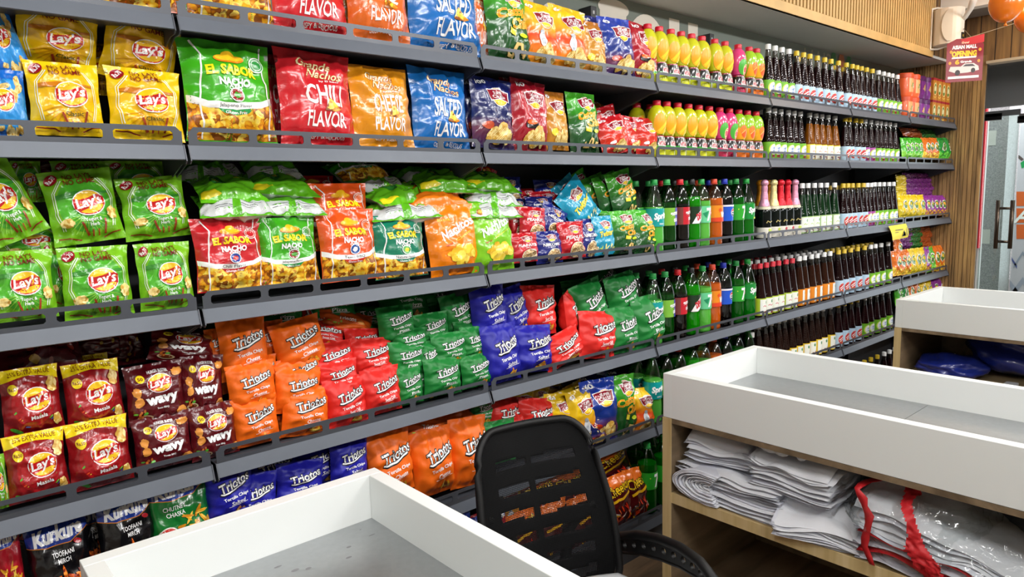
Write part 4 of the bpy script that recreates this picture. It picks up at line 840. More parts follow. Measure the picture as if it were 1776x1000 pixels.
pk('p_plainorange', 1580, 230, 34, 18, 1, 'back', .16, pitch=30); pk('p_plaingreen', 1608, 232, 24, 20, 1, 'back', .16, pitch=30); pk('p_plainorange', 1594, 236, 20, 16, 1, 'back', .2, pitch=30)
for px in (1565, 1574, 1584, 1595): pk('p_yellow', px, 357, 15, 38, 2)
for px in (1605, 1612, 1619, 1626, 1632): pk('p_purple', px, 356, 12, 34, 2)
for j in range(5):
    pk('p_plainyellow', 1562+(j % 2)*1, 309+9*j, 16, 12, 2, 'back stack', .13, pitch=10)
for j in range(6):
    for i in range(5): pk('p_plainpurple', 1572+9*i+(j % 2)*4, 305+7.4*j, 13, 11, 2, 'back stack', .14+.012*(5-j), pitch=14)
for px, key in ((1554, 'p_orange'), (1561, 'p_orange'), (1570, 'p_orange'), (1579, 'p_yellow'), (1588, 'p_yellow'), (1597, 'p_yellow'), (1605, 'p_purple'), (1612, 'p_green'), (1621, 'p_orange'), (1629, 'p_orange')): pk(key, px, 453+(1579-px)*.12, 14, 42, 3)
pk('p_orange', 1556, 430, 12, 30, 3, 'upper', .09); pk('p_orange', 1564, 448, 12, 18, 3, 'upper', .05)
for j in range(4):
    for i, key in enumerate(('p_plainpurple', 'p_plainpurple', 'p_plaingreen', 'p_plaingreen', 'p_plainorange', 'p_plainorange')): pk(key, 1563+8.5*i+(j % 2)*3, 398+8.5*j, 13, 12, 3, 'back stack', .15, pitch=14)
for px, key in ((1557, 'p_green'), (1567, 'p_dgreen'), (1577, 'p_orange'), (1587, 'p_orange'), (1598, 'p_yellow'), (1609, 'p_yellow'), (1619, 'p_purple'), (1629, 'p_purple')): pk(key, px, 507+(1579-px)*.14, 11, 36, 4)
# ------------------------------------------------------------------ snack bags on the shelves (key, px, py, w, h, row, y, roll, pitch)
def rowof(t, L):
    for a in L:
        key, px, py, wd, ht = a[:5]; o = dict(row='front', y=.062)
        for k, v in zip(('row', 'y', 'roll', 'pitch', 'yaw'), a[5:]): o[k] = v
        bag(key, px, py, wd, ht, t, **o)
rowof(0, [('es_orange', 215, -68, 165, 160), ('gr_cheese', 300, -52, 70, 150, 'back', .14), ('es_green', 394, -40, 150, 168), ('gr_chili', 533, -18, 125, 166), ('gr_cheese', 596, -5, 40, 140, 'back', .14), ('gr_bbq', 652, -3, 104, 152), ('gr_salt', 768, 18, 120, 164), ('gr_bbq', 827, 38, 34, 140, 'front', .10),
    ('catty', 849, 40, 30, 120, 'back', .13), ('catty', 878, 42, 70, 138), ('sc_yellow', 934, 62, 58, 112, 'front', .062, 4), ('sc_yellow', 985, 70, 60, 112, 'front', .062, 3), ('sc_tan', 1026, 84, 42, 92), ('sc_navy', 1030, 74, 40, 90, 'back', .13), ('sc_blue', 1069, 84, 54, 104, 'front', .062, -3), ('sc_red', 1112, 92, 46, 100, 'front', .062, 6)])
rowof(1, [('lays_blue', 0, 72, 72, 118, 'upper', .10, -14, 12), ('lays_blue', 6, 180, 80, 118), ('dark_bag', 24, 60, 40, 60, 'back', .24), ('lays_yellow', 100, 68, 138, 110, 'upper', .115, 4, -14), ('lays_yellow', 244, 88, 126, 110, 'upper', .115, 10, -14), ('lays_yellow', 170, 120, 60, 90, 'back', .2), ('lays_yellow', 282, 180, 60, 110, 'back', .16), ('lays_yellow', 113, 172, 124, 126), ('lays_yellow', 252, 182, 124, 122, 'front', .062, 2),
    ('es_green', 396, 160, 150, 172), ('gr_chili', 480, 170, 60, 150, 'back', .17), ('gr_chili', 548, 173, 124, 164, 'front', .062, 2), ('gr_cheese', 660, 186, 100, 140), ('gr_salt', 745, 165, 110, 120, 'back', .19, 0), ('gr_salt', 762, 194, 94, 146, 'front', .062, 2),
    ('sc_navy', 818, 195, 34, 120, 'back', .12, 3), ('sc_navy', 853, 197, 70, 122, 'front', .062, 4), ('sc_red', 890, 175, 40, 90, 'back', .15), ('sc_red', 917, 202, 58, 124, 'front', .062, 5), ('sc_tan', 962, 210, 38, 100), ('catty', 1010, 213, 48, 102), ('sc_tan', 1048, 205, 34, 60, 'back', .2, 20, 30),
    ('sc_ketchup', 1052, 215, 40, 60, 'back', .14, -15), ('sc_ketchup', 1062, 235, 48, 66, 'front', .07, -12, 10), ('sc_ketchup', 1096, 235, 36, 64, 'front', .085, 4), ('sc_ketchup', 1121, 238, 38, 66)])
rowof(2, [('lays_green', -2, 350, 110, 140, 'upper', .12, -22), ('lays_green', 55, 420, 110, 60, 'back', .17), ('lays_green', 36, 495, 118, 118), ('lays_green', 108, 475, 60, 110, 'back', .13), ('lays_green', 168, 490, 118, 122), ('lays_green', 286, 478, 92, 112, 'front', .062, 0, 7), ('lays_green', 143, 358, 122, 124, 'upper', .115, -6), ('lays_green', 268, 360, 112, 104, 'upper', .115, -4),
    ('lays_green', 150, 325, 110, 90, 'back', .2), ('lays_green', 240, 320, 100, 80, 'back', .2), ('dark_bag', 110, 293, 130, 44, 'back', .26), ('lays_green', 48, 315, 50, 70, 'back', .2),
    ('es_red', 398, 440, 116, 122), ('es_green', 500, 434, 98, 112), ('es_orange', 603, 425, 96, 120), ('es_teal', 692, 427, 88, 106), ('nt_orange', 784, 416, 84, 118, 'front', .062, -2), ('nt_green', 850, 412, 72, 118, 'front', .062, 0), ('nt_green', 825, 405, 50, 100, 'back', .13), ('nt_orange', 800, 410, 70, 100, 'back', .12),
    ('es_orange', 590, 375, 96, 112, 'upper', .125, 0), ('es_red', 540, 335, 80, 60, 'back', .26)])
LIE = [('es_lie', 345, 300, 80, .27, .2), ('es_lie', 470, 300, 90, .24, .3), ('es_lie', 395, 335, 110, .14, .0), ('es_lie', 370, 300, 80, .3, 18), ('es_lie', 485, 328, 110, .17, -12), ('es_lie', 405, 362, 118, .10, 2), ('es_lie', 500, 362, 105, .13, -5), ('es_green', 620, 305, 90, .26, 6),
       ('es_lie', 650, 325, 90, .22, 10), ('es_lie', 685, 345, 120, .17, 12), ('es_lie', 692, 373, 112, .12, 6), ('es_lie', 730, 312, 80, .27, 4), ('es_lie', 770, 322, 100, .18, -4), ('es_lie_orange', 752, 350, 105, .15, -6), ('es_lie', 842, 322, 86, .17, -14), ('es_lie', 848, 348, 76, .14, -8), ('es_lie', 845, 368, 80, .105, -4)]
for i, (k, px, py, wp, y, rl) in enumerate(LIE): bag('es_liew' if k == 'es_lie' and i % 5 in (0, 1, 3) else k, px, py-6, wp, 40, 2, 'pile', y, roll=rl*-1 if abs(rl) > 1 else 0, pitch=62+(i*37 % 12), dh=.16, yaw=(i*53 % 24)-12, desc='green nacho bag lying on the pile' if k == 'es_green' else None)
rowof(2, [('peanut', 909, 429, 46, 50), ('nimko', 951, 428, 44, 54), ('peanut', 990, 416, 44, 62), ('nimko', 1018, 413, 34, 66, 'front', .075), ('twister', 1046, 408, 34, 66), ('catty', 1081, 402, 40, 72, 'front', .062, 0), ('catty', 1117, 403, 36, 76, 'front', .062, 4),
    ('peanut', 923, 386, 44, 54, 'upper', .1, 6), ('nimko', 958, 384, 42, 56, 'upper', .11, 26), ('nimko', 936, 358, 46, 34, 'upper', .16), ('peanut', 946, 352, 50, 40, 'back', .2), ('nimko', 951, 335, 46, 46, 'back', .24), ('nimko', 885, 333, 38, 52, 'back', .22), ('peanut', 894, 388, 24, 58, 'back', .14), ('nimko', 896, 365, 40, 40, 'back', .18), ('peanut', 914, 345, 30, 36, 'back', .25),
    ('twister', 1003, 357, 50, 84, 'upper', .13, -38), ('twister', 985, 340, 40, 60, 'back', .2, -30), ('nimko', 985, 398, 30, 30, 'back', .12), ('twister', 985, 375, 30, 50, 'back', .16, 20),
    ('catty', 1078, 336, 42, 78, 'upper', .12, -12), ('catty', 1055, 340, 40, 76, 'back', .16, -14), ('catty', 1034, 342, 40, 74, 'back', .2, -16), ('catty', 1004, 330, 40, 60, 'back', .24, -24), ('catty', 1060, 378, 40, 30, 'back', .14), ('es_red', 842, 305, 34, 34, 'back', .3, 20)])
rowof(3, [('masala', 54, 694, 104, 112, 'upper', .10), ('masala', 162, 682, 98, 108, 'upper', .10), ('masala', 64, 806, 106, 112), ('masala', 172, 784, 108, 112), ('lays_green', -2, 835, 30, 90), ('dark_bag', 60, 612, 170, 60, 'back', .2, 0, 40), ('dark_bag', 170, 600, 90, 60, 'back', .24, 10), ('masala', 160, 645, 60, 60, 'back', .2),
    ('wavy', 270, 680, 100, 98, 'upper', .095), ('wavy', 350, 664, 72, 92, 'upper', .10, 6), ('wavy', 282, 764, 98, 88), ('wavy', 370, 746, 80, 88), ('wavy', 318, 600, 112, 56, 'top', .17, 16, 20), ('dark_bag', 222, 600, 60, 60, 'back', .24),
    ('tri_orange', 422, 604, 82, 100, 'top', .13), ('tri_orange', 377, 600, 40, 60, 'back', .17), ('tri_orange', 470, 590, 46, 66, 'back', .18), ('tri_orange', 518, 596, 86, 84, 'top', .135, -8), ('tri_orange', 446, 644, 70, 50, 'middle', .12), ('tri_orange', 436, 668, 82, 76, 'middle', .085), ('tri_orange', 444, 728, 76, 80), ('tri_orange', 397, 640, 30, 80, 'back', .16),
    ('tri_orange', 518, 648, 78, 60, 'middle', .115, -4), ('tri_orange', 516, 676, 78, 76, 'middle', .085, 10), ('tri_orange', 530, 712, 80, 80, 'front', .062, 8), ('tri_orange', 515, 740, 60, 50, 'back', .1),
    ('tri_red', 575, 622, 76, 56, 'top', .13), ('tri_red', 628, 592, 60, 44, 'top', .17, 8), ('tri_red', 644, 618, 68, 62, 'top', .125, 5), ('tri_red', 587, 654, 66, 56, 'middle', .09), ('tri_red', 660, 650, 62, 44, 'middle', .1), ('tri_red', 600, 696, 70, 82), ('tri_red', 661, 676, 64, 76), ('wrap_orange', 596, 562, 96, 50, 'back', .24, 20, 30), ('tri_red', 560, 582, 70, 50, 'back', .2, 25, 30), ('tri_red', 545, 560, 80, 40, 'back', .28, 10, 40),
    ('tri_green', 687, 562, 62, 62, 'top', .15), ('tri_green', 748, 570, 58, 54, 'top', .15), ('tri_green', 794, 545, 54, 72, 'top', .18, -6), ('tri_green', 710, 592, 58, 44, 'upper', .125, 4), ('tri_green', 704, 622, 60, 56, 'middle', .1, 8), ('tri_green', 742, 622, 44, 60, 'middle', .11), ('tri_green', 778, 604, 58, 54, 'middle', .1, 2), ('tri_green', 820, 594, 42, 54, 'middle', .1, 4), ('tri_green', 810, 575, 46, 34, 'upper', .14, 6),
    ('tri_green', 767, 652, 62, 62, 'front', .062, 4), ('tri_green', 825, 642, 50, 54), ('tri_green', 708, 668, 46, 62), ('tri_green', 737, 665, 34, 60, 'front', .10), ('tri_green', 640, 555, 70, 50, 'back', .28, 10, 30), ('tri_green', 400, 560, 90, 40, 'back', .28, 10, 40), ('tri_green', 480, 548, 90, 36, 'back', .3, 6, 40), ('tri_green', 570, 535, 90, 36, 'back', .3, 8, 40), ('tri_green', 700, 528, 80, 36, 'back', .3, 8, 40), ('tri_green', 768, 520, 70, 40, 'back', .28, 4, 30), ('tri_green', 650, 590, 60, 50, 'back', .22),
    ('tri_blue', 846, 538, 58, 90, 'upper', .13), ('tri_blue', 889, 540, 46, 84, 'upper', .14, -10), ('tri_blue', 868, 612, 60, 96), ('tri_blue', 924, 604, 60, 78, 'front', .062, 6), ('tri_red', 934, 537, 56, 82, 'upper', .13, 5), ('tri_red', 985, 545, 36, 76, 'upper', .12, -4, 5, 35), ('tri_green', 1022, 530, 52, 84, 'upper', .14, -12),
    ('tri_red', 975, 603, 64, 54, 'front', .062, -14), ('tri_red', 1034, 580, 58, 78, 'front', .062, 8), ('tri_green', 1078, 572, 50, 76, 'front', .062, 4), ('tri_green', 1078, 512, 50, 74, 'upper', .13, -8), ('tri_green', 1122, 556, 48, 84, 'front', .062, -2), ('tri_green', 1045, 492, 56, 52, 'back', .22, -20, 25), ('tri_green', 1045, 530, 50, 60, 'back', .18, -14), ('tri_green', 900, 560, 30, 40, 'back', .2), ('tri_green', 1000, 505, 50, 40, 'back', .24)])
rowof(4, [('kurk_red', 10, 976, 60, 130), ('kurk_black', 104, 972, 110, 146), ('kurk_black', 222, 926, 100, 138), ('kurk_green', 312, 888, 106, 130), ('kurk_black', 165, 930, 60, 120, 'back', .15), ('kurk_black', 62, 905, 80, 60, 'back', .2),
    ('tri_blue', 398, 850, 84, 90), ('tri_blue', 440, 862, 80, 80, 'front', .062, 8), ('tri_blue', 470, 815, 96, 80, 'middle', .13), ('tri_blue', 520, 836, 80, 70, 'front', .062, 8), ('tri_blue', 555, 800, 80, 76, 'middle', .12, 4), ('tri_blue', 605, 800, 64, 76, 'front', .062, 5), ('tri_blue', 580, 775, 90, 60, 'back', .2), ('tri_blue', 410, 800, 90, 60, 'back', .2), ('tri_blue', 500, 790, 90, 60, 'back', .22), ('tri_green', 362, 850, 30, 80, 'back', .12),
    ('tri_orange', 676, 802, 74, 104), ('tri_orange', 750, 800, 70, 108), ('tri_orange', 812, 782, 62, 112, 'front', .062, 5), ('wrap_orange', 652, 765, 80, 50, 'upper', .13, 6, 20), ('wrap_orange', 737, 745, 90, 54, 'upper', .14, 12, 20), ('wrap_orange', 795, 735, 70, 50, 'upper', .15, 16, 20), ('tri_orange', 716, 785, 50, 80, 'back', .13), ('wrap_orange', 780, 765, 60, 50, 'back', .12, 10), ('tri_orange', 640, 790, 40, 60, 'back', .16),
    ('tri_green', 836, 712, 40, 44, 'back', .15, 10), ('tri_green', 866, 696, 60, 44, 'upper', .2, 5, 30), ('tri_red', 876, 722, 64, 64, 'upper', .14, 12), ('tri_green', 866, 765, 52, 70, 'front', .062, 5), ('tri_red', 895, 745, 40, 60, 'back', .1), ('sc_allyellow', 905, 706, 36, 62, 'upper', .16, 18), ('sc_allyellow', 940, 684, 80, 40, 'back', .26, 12, 30), ('sc_allyellow', 985, 672, 60, 40, 'back', .28, 10, 30), ('sc_allyellow', 935, 695, 30, 50, 'upper', .18, 18),
    ('tri_red', 928, 725, 58, 66, 'upper', .1, 12), ('sc_allyellow', 972, 722, 56, 76, 'middle', .10, 10), ('sc_allyellow', 988, 700, 50, 60, 'upper', .15, -10), ('sc_allyellow', 1010, 725, 42, 100, 'front', .062, -5), ('sc_navy', 1000, 668, 50, 46, 'back', .26), ('sc_navy', 1025, 680, 60, 60, 'back', .17, 5), ('sc_navy', 1075, 665, 50, 50, 'back', .25, 4), ('sc_blue', 1038, 712, 58, 104, 'front', .062, 4), ('catty', 1078, 705, 44, 104, 'front', .07, 5), ('sc_yellow', 1113, 712, 44, 76, 'front', .062, 8), ('sc_navy', 1030, 745, 44, 50, 'front', .04)])
rowof(5, [('cheetos', 1068, 868, 50, 84, 'front', .02), ('cheetos', 1101, 855, 42, 84, 'front', .02, 6), ('cheetos', 1060, 808, 60, 62, 'upper', .09, -8), ('cheetos', 1030, 815, 50, 60, 'upper', .1, -8), ('cheetos', 1090, 815, 40, 50, 'back', .14, 4),
    ('cheetos', 1012, 900, 50, 84, 'front', .02), ('cheetos', 958, 915, 52, 84, 'front', .02), ('cheetos', 905, 930, 52, 84, 'front', .02), ('cheetos', 985, 850, 60, 70, 'upper', .08, 5), ('cheetos', 930, 865, 60, 70, 'upper', .08, 5), ('sc_allyellow', 880, 880, 50, 70, 'upper', .08), ('kurk_red', 850, 930, 60, 90, 'front', .03), ('sc_allyellow', 1000, 800, 50, 50, 'back', .2), ('kurk_green', 790, 940, 60, 90, 'front', .03)])
# ------------------------------------------------------------------ checkout counters
white = M('#e6e9e7', .35, coat=.1); steel = M('#a6a9ab', .33, .75, bump=.012, bscale=60, var=.04)
ply = WOOD('ply', '#b99f6c', '#cbb27f', '#d8c193', 'z', 4, .5); walnut = WOOD('panel', '#5f4f3b', '#7b6850', '#927d62', 'x', 2.2, .5)
def counter(x0, x1, yend, yfar, ztop, label, seam=None, open_left=True):
    r = thing('checkout_counter', label, 'counter', ((x0+x1)/2, yend, 0)); ox, oy = (x0+x1)/2, yend
    def P(name, mb, par=r, **k):
        mb.v = [(v[0]-ox, v[1]-oy, v[2]) for v in mb.v]; return obj(name, mb.mesh(name, **k), par)
    t = .038; zb = ztop-.175
    q = MB(); q.box(x0, x1, yend-t, yend, zb, ztop, white); q.box(x0, x1, yfar, yfar+t, zb, ztop, white); q.box(x0, x0+t, yfar+t, yend-t, zb, ztop, white); q.box(x1-t, x1, yfar+t, yend-t, zb, ztop, white)
    P('tray_rim', q, bevel=.0018)
    ys = [yend-t, seam, yfar+t] if seam else [yend-t, yfar+t]
    for a, b in zip(ys, ys[1:]):
        q = MB(); q.box(x0+t, x1-t, b+.001, a-.0005, ztop-.125, ztop-.115, steel); P('steel_plate', q)
    q = MB(); q.box(x0+.001, x1-.001, yfar, yend, zb-.02, zb-.001, walnut); P('top_board', q)
    for ya in (yend, yfar+.04): q = MB(); q.box(x0, x1, ya-.04, ya, 0, zb-.001, walnut); q.box(x0-.004, x0, ya-.04, ya, 0, zb-.001, ply); P('side_panel', q)
    zs = ztop-.478
    q = MB(); q.box(x0+.004, x1-.02, yfar+.04, yend-.04, zs-.04, zs, WOOD('board', '#8e7a58', '#a58f69', '#b8a27a', 'y', 3, .5)); q.box(x0, x0+.004, yfar+.04, yend-.04, zs-.042, zs, ply); P('shelf_board', q)
    q = MB(); q.box(x1-.02, x1, yfar+.04, yend-.04, 0, zb-.001, walnut); P('back_board', q)
    q = MB(); q.box(x0+.03, x1-.02, yfar+.04, yend-.04, .0, .06, walnut); P('plinth', q)
    return r
ZT = CZ-.70
C1 = counter(.201, .877, -.387, -1.72, ZT, 'white trayed counter nearest the camera, in front of the tortilla chips')
counter(2.18, 2.855, -.352, -2.9, ZT, 'white and wood counter with white cloth bags on its open shelf', seam=-1.087)
counter(4.60, 5.37, -.32, -3.0, ZT, 'farthest white counter with blue bundles on its shelf')
# scuffs on the near steel plate
plate = [c_ for c_ in C1.children if c_.name.startswith('steel_plate')][0]
for (px, py, a, b_) in ((482, 982, 12, 3), (625, 918, 3, 2), (645, 927, 12, 2), (605, 948, 8, 4), (605, 966, 10, 4), (512, 988, 12, 5), (535, 985, 9, 5)):
    p = atz(px, py, ZT-.1146); m = MB(); m.add([(p.x+a*.0008*cos(k*pi/4)-.539, p.y+b_*.001*sin(k*pi/4)+.387, p.z) for k in range(8)], [tuple(range(8))], M('#7c7c7e', .5))
    obj('scuff_mark', m.mesh('scuff_mark', fix=False), plate)
# ------------------------------------------------------------------ white cloth bags on the shelf of the middle counter
ZS = ZT-.478; cloth = M('#dfe1e6', .85, bump=.25, bscale=60); cloth2 = M('#d3d5de', .85, bump=.2, bscale=60)
RED = M('#c01c24', .55, bump=.3, bscale=40)
def fold_stack(name, x0, x1, y0, y1, z0, z1, n, seed, label, wav=.012, rot=0, slump=0, tiltx=0, drop=0, red=()):
    rnd = random.Random(seed); q = MB(); cx, cy = (x0+x1)/2, (y0+y1)/2; Rz = Matrix.Rotation(radians(rot), 3, 'Z')
    N = 22
    for k in range(n):
        za = z0+(z1-z0)*k/n; th = (z1-z0)/n; dx0, dx1, dy0, dy1 = [rnd.uniform(-.012, .012) for _ in range(4)]; vs = []; fs = []
        ph = rnd.uniform(0, 6)
        for side in (0, 1):
            for i in range(N+1):
                for j in range(N+1):
                    u, v = i/N, j/N; x = x0+dx0+(x1+dx1-x0-dx0)*u; y = y0+dy0+(y1+dy1-y0-dy0)*v
                    e = min(u, 1-u, v, 1-v); rd = min(1, e/.06)**.5
                    z = za+th*.5+(th*.46*rd if side else -th*.46*rd)
                    z += wav*noise.noise(Vector((x*9, y*9, k*.22+seed)))*(.4+.6*k/n)
                    z -= slump*max(0, .5-u)**2*4*(k/n)**1.0+tiltx*(u-.5)
                    z = z0+(z-z0)*(1-drop*(1-v)**1.4)
                    y += .006*noise.noise(Vector((x*14, k*.5, seed))); x += .008*noise.noise(Vector((y*12, k*.6, seed+5)))
                    p = Rz @ Vector((x-cx, y-cy, 0)); vs.append((cx+p.x, cy+p.y, max(z, z0+.0005)))
        M1 = (N+1)*(N+1)
        for i in range(N):
            for j in range(N):
                a = i*(N+1)+j; fs += [(M1+a, M1+a+N+1, M1+a+N+2, M1+a+1), (a, a+1, a+N+2, a+N+1)]
        ring = [i*(N+1) for i in range(N+1)]+[N*(N+1)+j for j in range(1, N+1)]+[i*(N+1)+N for i in range(N-1, -1, -1)]+[j for j in range(N-1, 0, -1)]
        for a, b in zip(ring, ring[1:]+ring[:1]): fs.append((a, b, M1+b, M1+a))
        q.add(vs, fs, RED if k in red else (cloth if k % 3 else cloth2))
    o = obj(name, q.mesh(name, smooth='auto')); return tag(o, label, 'cloth bag', 'white cloth bag bundles')
def fold_roll(name, x0, x1, yc, zc, ry, rz, n, seed, label):
    """nested U folds facing the open side of the counter"""
    q = MB(); rnd = random.Random(seed)
    for k in range(n):
        f = 1-k/n*.93; a, b = ry*f, rz*f; xa = x0+rnd.uniform(-.010, .010)+.02*(k/n); N = 34; vs = []; fs = []
        for i in range(N+1):
            t = radians(70+220*i/N); w_ = 1+.06*noise.noise(Vector((cos(t), sin(t), seed+k*.15)))
            for xx in (xa, xa+.01, (xa+x1)/2, x1):
                vs.append((xx+.006*noise.noise(Vector((t*3, k*.4, seed))), yc-a*cos(t)*w_*(1)+0, max(zc+b*sin(t)*w_, ZS+.002)))
        for i in range(N):
            for j in range(3): c = i*4+j; fs.append((c, c+1, c+5, c+4))
        q.add(vs, fs, cloth if k % 2 else cloth2)
    # closing core sheets
    o = obj(name, q.mesh(name, smooth=True, fix=False)); sm_ = o.modifiers.new('thick', 'SOLIDIFY'); sm_.thickness = .0035; sm_.offset = 0
    return tag(o, label, 'cloth bag', 'white cloth bag bundles')
fold_stack('cloth_bag_bundle', 2.20, 2.62, -.83, -.41, ZS+.001, ZS+.125, 15, 3, 'lower white cloth bag bundle with fanned edges, left on wooden shelf', wav=.03)
fold_roll('cloth_bag_bundle', 2.175, 2.5, -.55, ZS+.065, .15, .062, 16, 9, 'rolled white cloth bag bundle at the front of the shelf')
fold_stack('cloth_bag_bundle', 2.23, 2.62, -.66, -.405, ZS+.14, ZS+.255, 8, 5, 'upper left white cloth bag bundle leaning on the end panel', wav=.03, rot=8, slump=.05)
top_bundle = fold_stack('cloth_bag_bundle', 2.21, 2.62, -1.02, -.72, ZS+.12, ZS+.265, 18, 7, 'upper white cloth bag bundle topped with crumpled handles', wav=.03, rot=-4, slump=.04)
fold_stack('cloth_bag_bundle', 2.17, 2.58, -1.06, -.80, ZS+.002, ZS+.11, 12, 11, 'white cloth bag bundle drooping over the shelf edge', wav=.04, rot=10, slump=.06)
q = MB(); rnd = random.Random(4)
for k in range(9):
    c = Vector((2.24+rnd.uniform(-.01, .05), -.83+rnd.uniform(-.08, .08), ZS+.272+rnd.uniform(0, .012))); pts = []; r0 = rnd.uniform(.018, .04); ph = rnd.uniform(0, 6)
    for i in range(14):
        a = ph+i*.42; pts.append(c+Vector((r0*.7*cos(a), r0*1.3*sin(a), .012*sin(a*1.7+k))))
    vs = []; fs = []
    for i, p in enumerate(pts): vs += [p+Vector((0, 0, .010)), p-Vector((.005, .002, .010))]
    for i in range(len(pts)-1): fs.append((2*i, 2*i+1, 2*i+3, 2*i+2))
    q.add(vs, fs, cloth)
o = obj('cloth_handle', q.mesh('cloth_handle', smooth=True, fix=False)); s_ = o.modifiers.new('thick', 'SOLIDIFY'); s_.thickness = .003
o.parent = top_bundle
# film-wrapped lumps
def lump(mb, c, r, mat, seed, amp=.18, seg=30, zmin=None, freq=5, matf=None):
    vs = []; fs = []; n = seg; k = seg*2
    for i in range(n+1):
        th = pi*i/n
        for j in range(k):
            ph = 2*pi*j/k; d = Vector((sin(th)*cos(ph), sin(th)*sin(ph), cos(th)))
            f = 1+amp*noise.noise(d*1.7+Vector((seed, 0, 0)))*1.6+amp*.35*(1-2*abs(noise.noise(d*freq+Vector((0, seed, 0)))))+amp*.12*(1-2*abs(noise.noise(d*freq*2.6+Vector((0, seed, 3)))))
            p = Vector((c[0]+d.x*r[0]*f, c[1]+d.y*r[1]*f, c[2]+d.z*r[2]*f))
            if zmin is not None and p.z < zmin: p.z = zmin+.002*noise.noise(p*30)
            vs.append(p)
    b = len(mb.v); mb.v += [tuple(v) for v in vs]
    for i in range(n):
        for j in range(k):
            f = (i*k+j, (i+1)*k+j, (i+1)*k+(j+1) % k, i*k+(j+1) % k)
            mm = mat if matf is None else matf(sum((vs[q_] for q_ in f), Vector())/4)
            mb.f.append(tuple(b+q_ for q_ in f)); mb.m.append(mb.mi(mm))
redc = M('#c01c24', .45, coat=.4, bump=.4, bscale=30); wtc = M('#dcdcdc', .6, bump=.4, bscale=24)
def stripes(p):
    a = p.y*7+p.z*5+noise.noise(p*5)*1.6
    return redc if (noise.noise(Vector((p.y*6, p.z*8, 2.0)))+.15*sin(a*2)) > .17 or abs(p.y+1.075+.25*(p.z-ZS-.15)) < .018 else wtc
pb = fold_stack('plastic_bag', 2.19, 2.62, -1.62, -1.09, ZS+.002, ZS+.235, 11, 21, 'white and red bundle in crinkled clear film beside the white cloth', wav=.05, slump=.07, drop=.62, red=(2, 5))
pb['category'] = 'plastic bag'; del pb['group']
q = MB()
for (y_, w_, sd) in ((-1.10, .035, 1),):
    vs = []; fs = []; N = 16
    for i_ in range(N+1):
        t_ = i_/N; zt_ = ZS+.24*(1-.62*max(0, (-1.09-y_)/.53)**1.4)+.004; xx = 2.165 if t_ < .55 else 2.165+(t_-.55)*.6; zz = ZS+.012+(zt_-ZS-.012)*min(1, t_/.55)
        for e_ in (0, 1): vs.append((xx-.012*noise.noise(Vector((t_*6, e_, sd)))-.008, y_-.10*(1-min(1, t_/.55))*(sd*.5)-w_*e_*(.45+1.3*abs(noise.noise(Vector((t_*7, 3, sd*4)))))+.03*noise.noise(Vector((t_*4, sd, 0))), zz+.006*noise.noise(Vector((t_*5, e_*2, sd)))))
    for i_ in range(N): fs.append((2*i_, 2*i_+1, 2*i_+3, 2*i_+2))
    q.add(vs, fs, RED)
o = obj('red_band', q.mesh('red_band', smooth=True, fix=False), pb); md = o.modifiers.new('thick', 'SOLIDIFY'); md.thickness = .002; o['label'] = 'red printed band'
q = MB(); redfilm = lambda p: RED if (abs(p.y*.8+(p.z-ZS)*1.1+1.16+.10*noise.noise(p*6)) < .022 or abs(p.y*1.0-(p.z-ZS)*.5+1.34+.12*noise.noise(p*7)) < .03) and noise.noise(p*11) > -.22 else film
film = CLEAR('#f8fafa', 'clear_film', .12, .12, 1.4); lump(q, (2.39, -1.22, ZS+.12), (.26, .2, .15), film, 3.3, .12, 110, ZS+.001, 7, matf=redfilm); lump(q, (2.39, -1.43, ZS+.075), (.27, .22, .11), film, 5.1, .14, 110, ZS+.001, 7, matf=redfilm)
o = obj('clear_wrap', q.mesh('clear_wrap', smooth=True), pb)
q = MB(); blk = M('#55565a', .7, bump=.4, bscale=60); lump(q, (2.6, -1.66, ZS+.11), (.21, .3, .13), blk, 8.1, .12, 34, ZS+.002)
tag(obj('bag_bundle', q.mesh('grey_bundle', smooth=True)), 'dark grey film-covered bundle at the far right under the middle counter', 'bundle')
blu = M('#1c2c84', .35, coat=.6, bump=.5, bscale=16); blu2 = M('#141c50', .3, coat=.6, bump=.5, bscale=16)
for (c, r, mt, sd, lb) in (((4.86, -.58, ZS+.055), (.2, .17, .065), blu, 1.3, 'small shiny blue bundle with white sticker on the far shelf'), ((5.08, -.86, ZS+.13), (.2, .24, .13), blu, 2.2, 'tall blue bundle behind the small one on the far shelf'), ((4.98, -1.32, ZS+.11), (.24, .24, .12), blu2, 4.4, 'dark navy film-wrapped bundle at the right of the far shelf')):
    q = MB(); lump(q, c, r, mt, sd, .2, 30, ZS+.002); b_ = obj('bag_bundle', q.mesh('blue_bundle', smooth=True)); tag(b_, lb, 'bundle')
    if sd == 1.3:
        q = MB(); q.box(c[0]-.05, c[0]+.03, c[1]+.0, c[1]+.07, c[2]+.064, c[2]+.068, M('#e8e8e4', .5)); obj('sticker', q.mesh('sticker'), b_)
q = MB(); q.box(-.05, .05, -.03, .03, 0, .035, M('#a8aaac', .4)); q.box(-.052, -.048, -.03, .03, 0, .035, M('#3a3a3c', .4)); o = obj('small_box', q.mesh('small_box', bevel=.003)); o.location = (4.68, -.92, ZS+.001); tag(o, 'small grey box in front of the blue bundles', 'box')
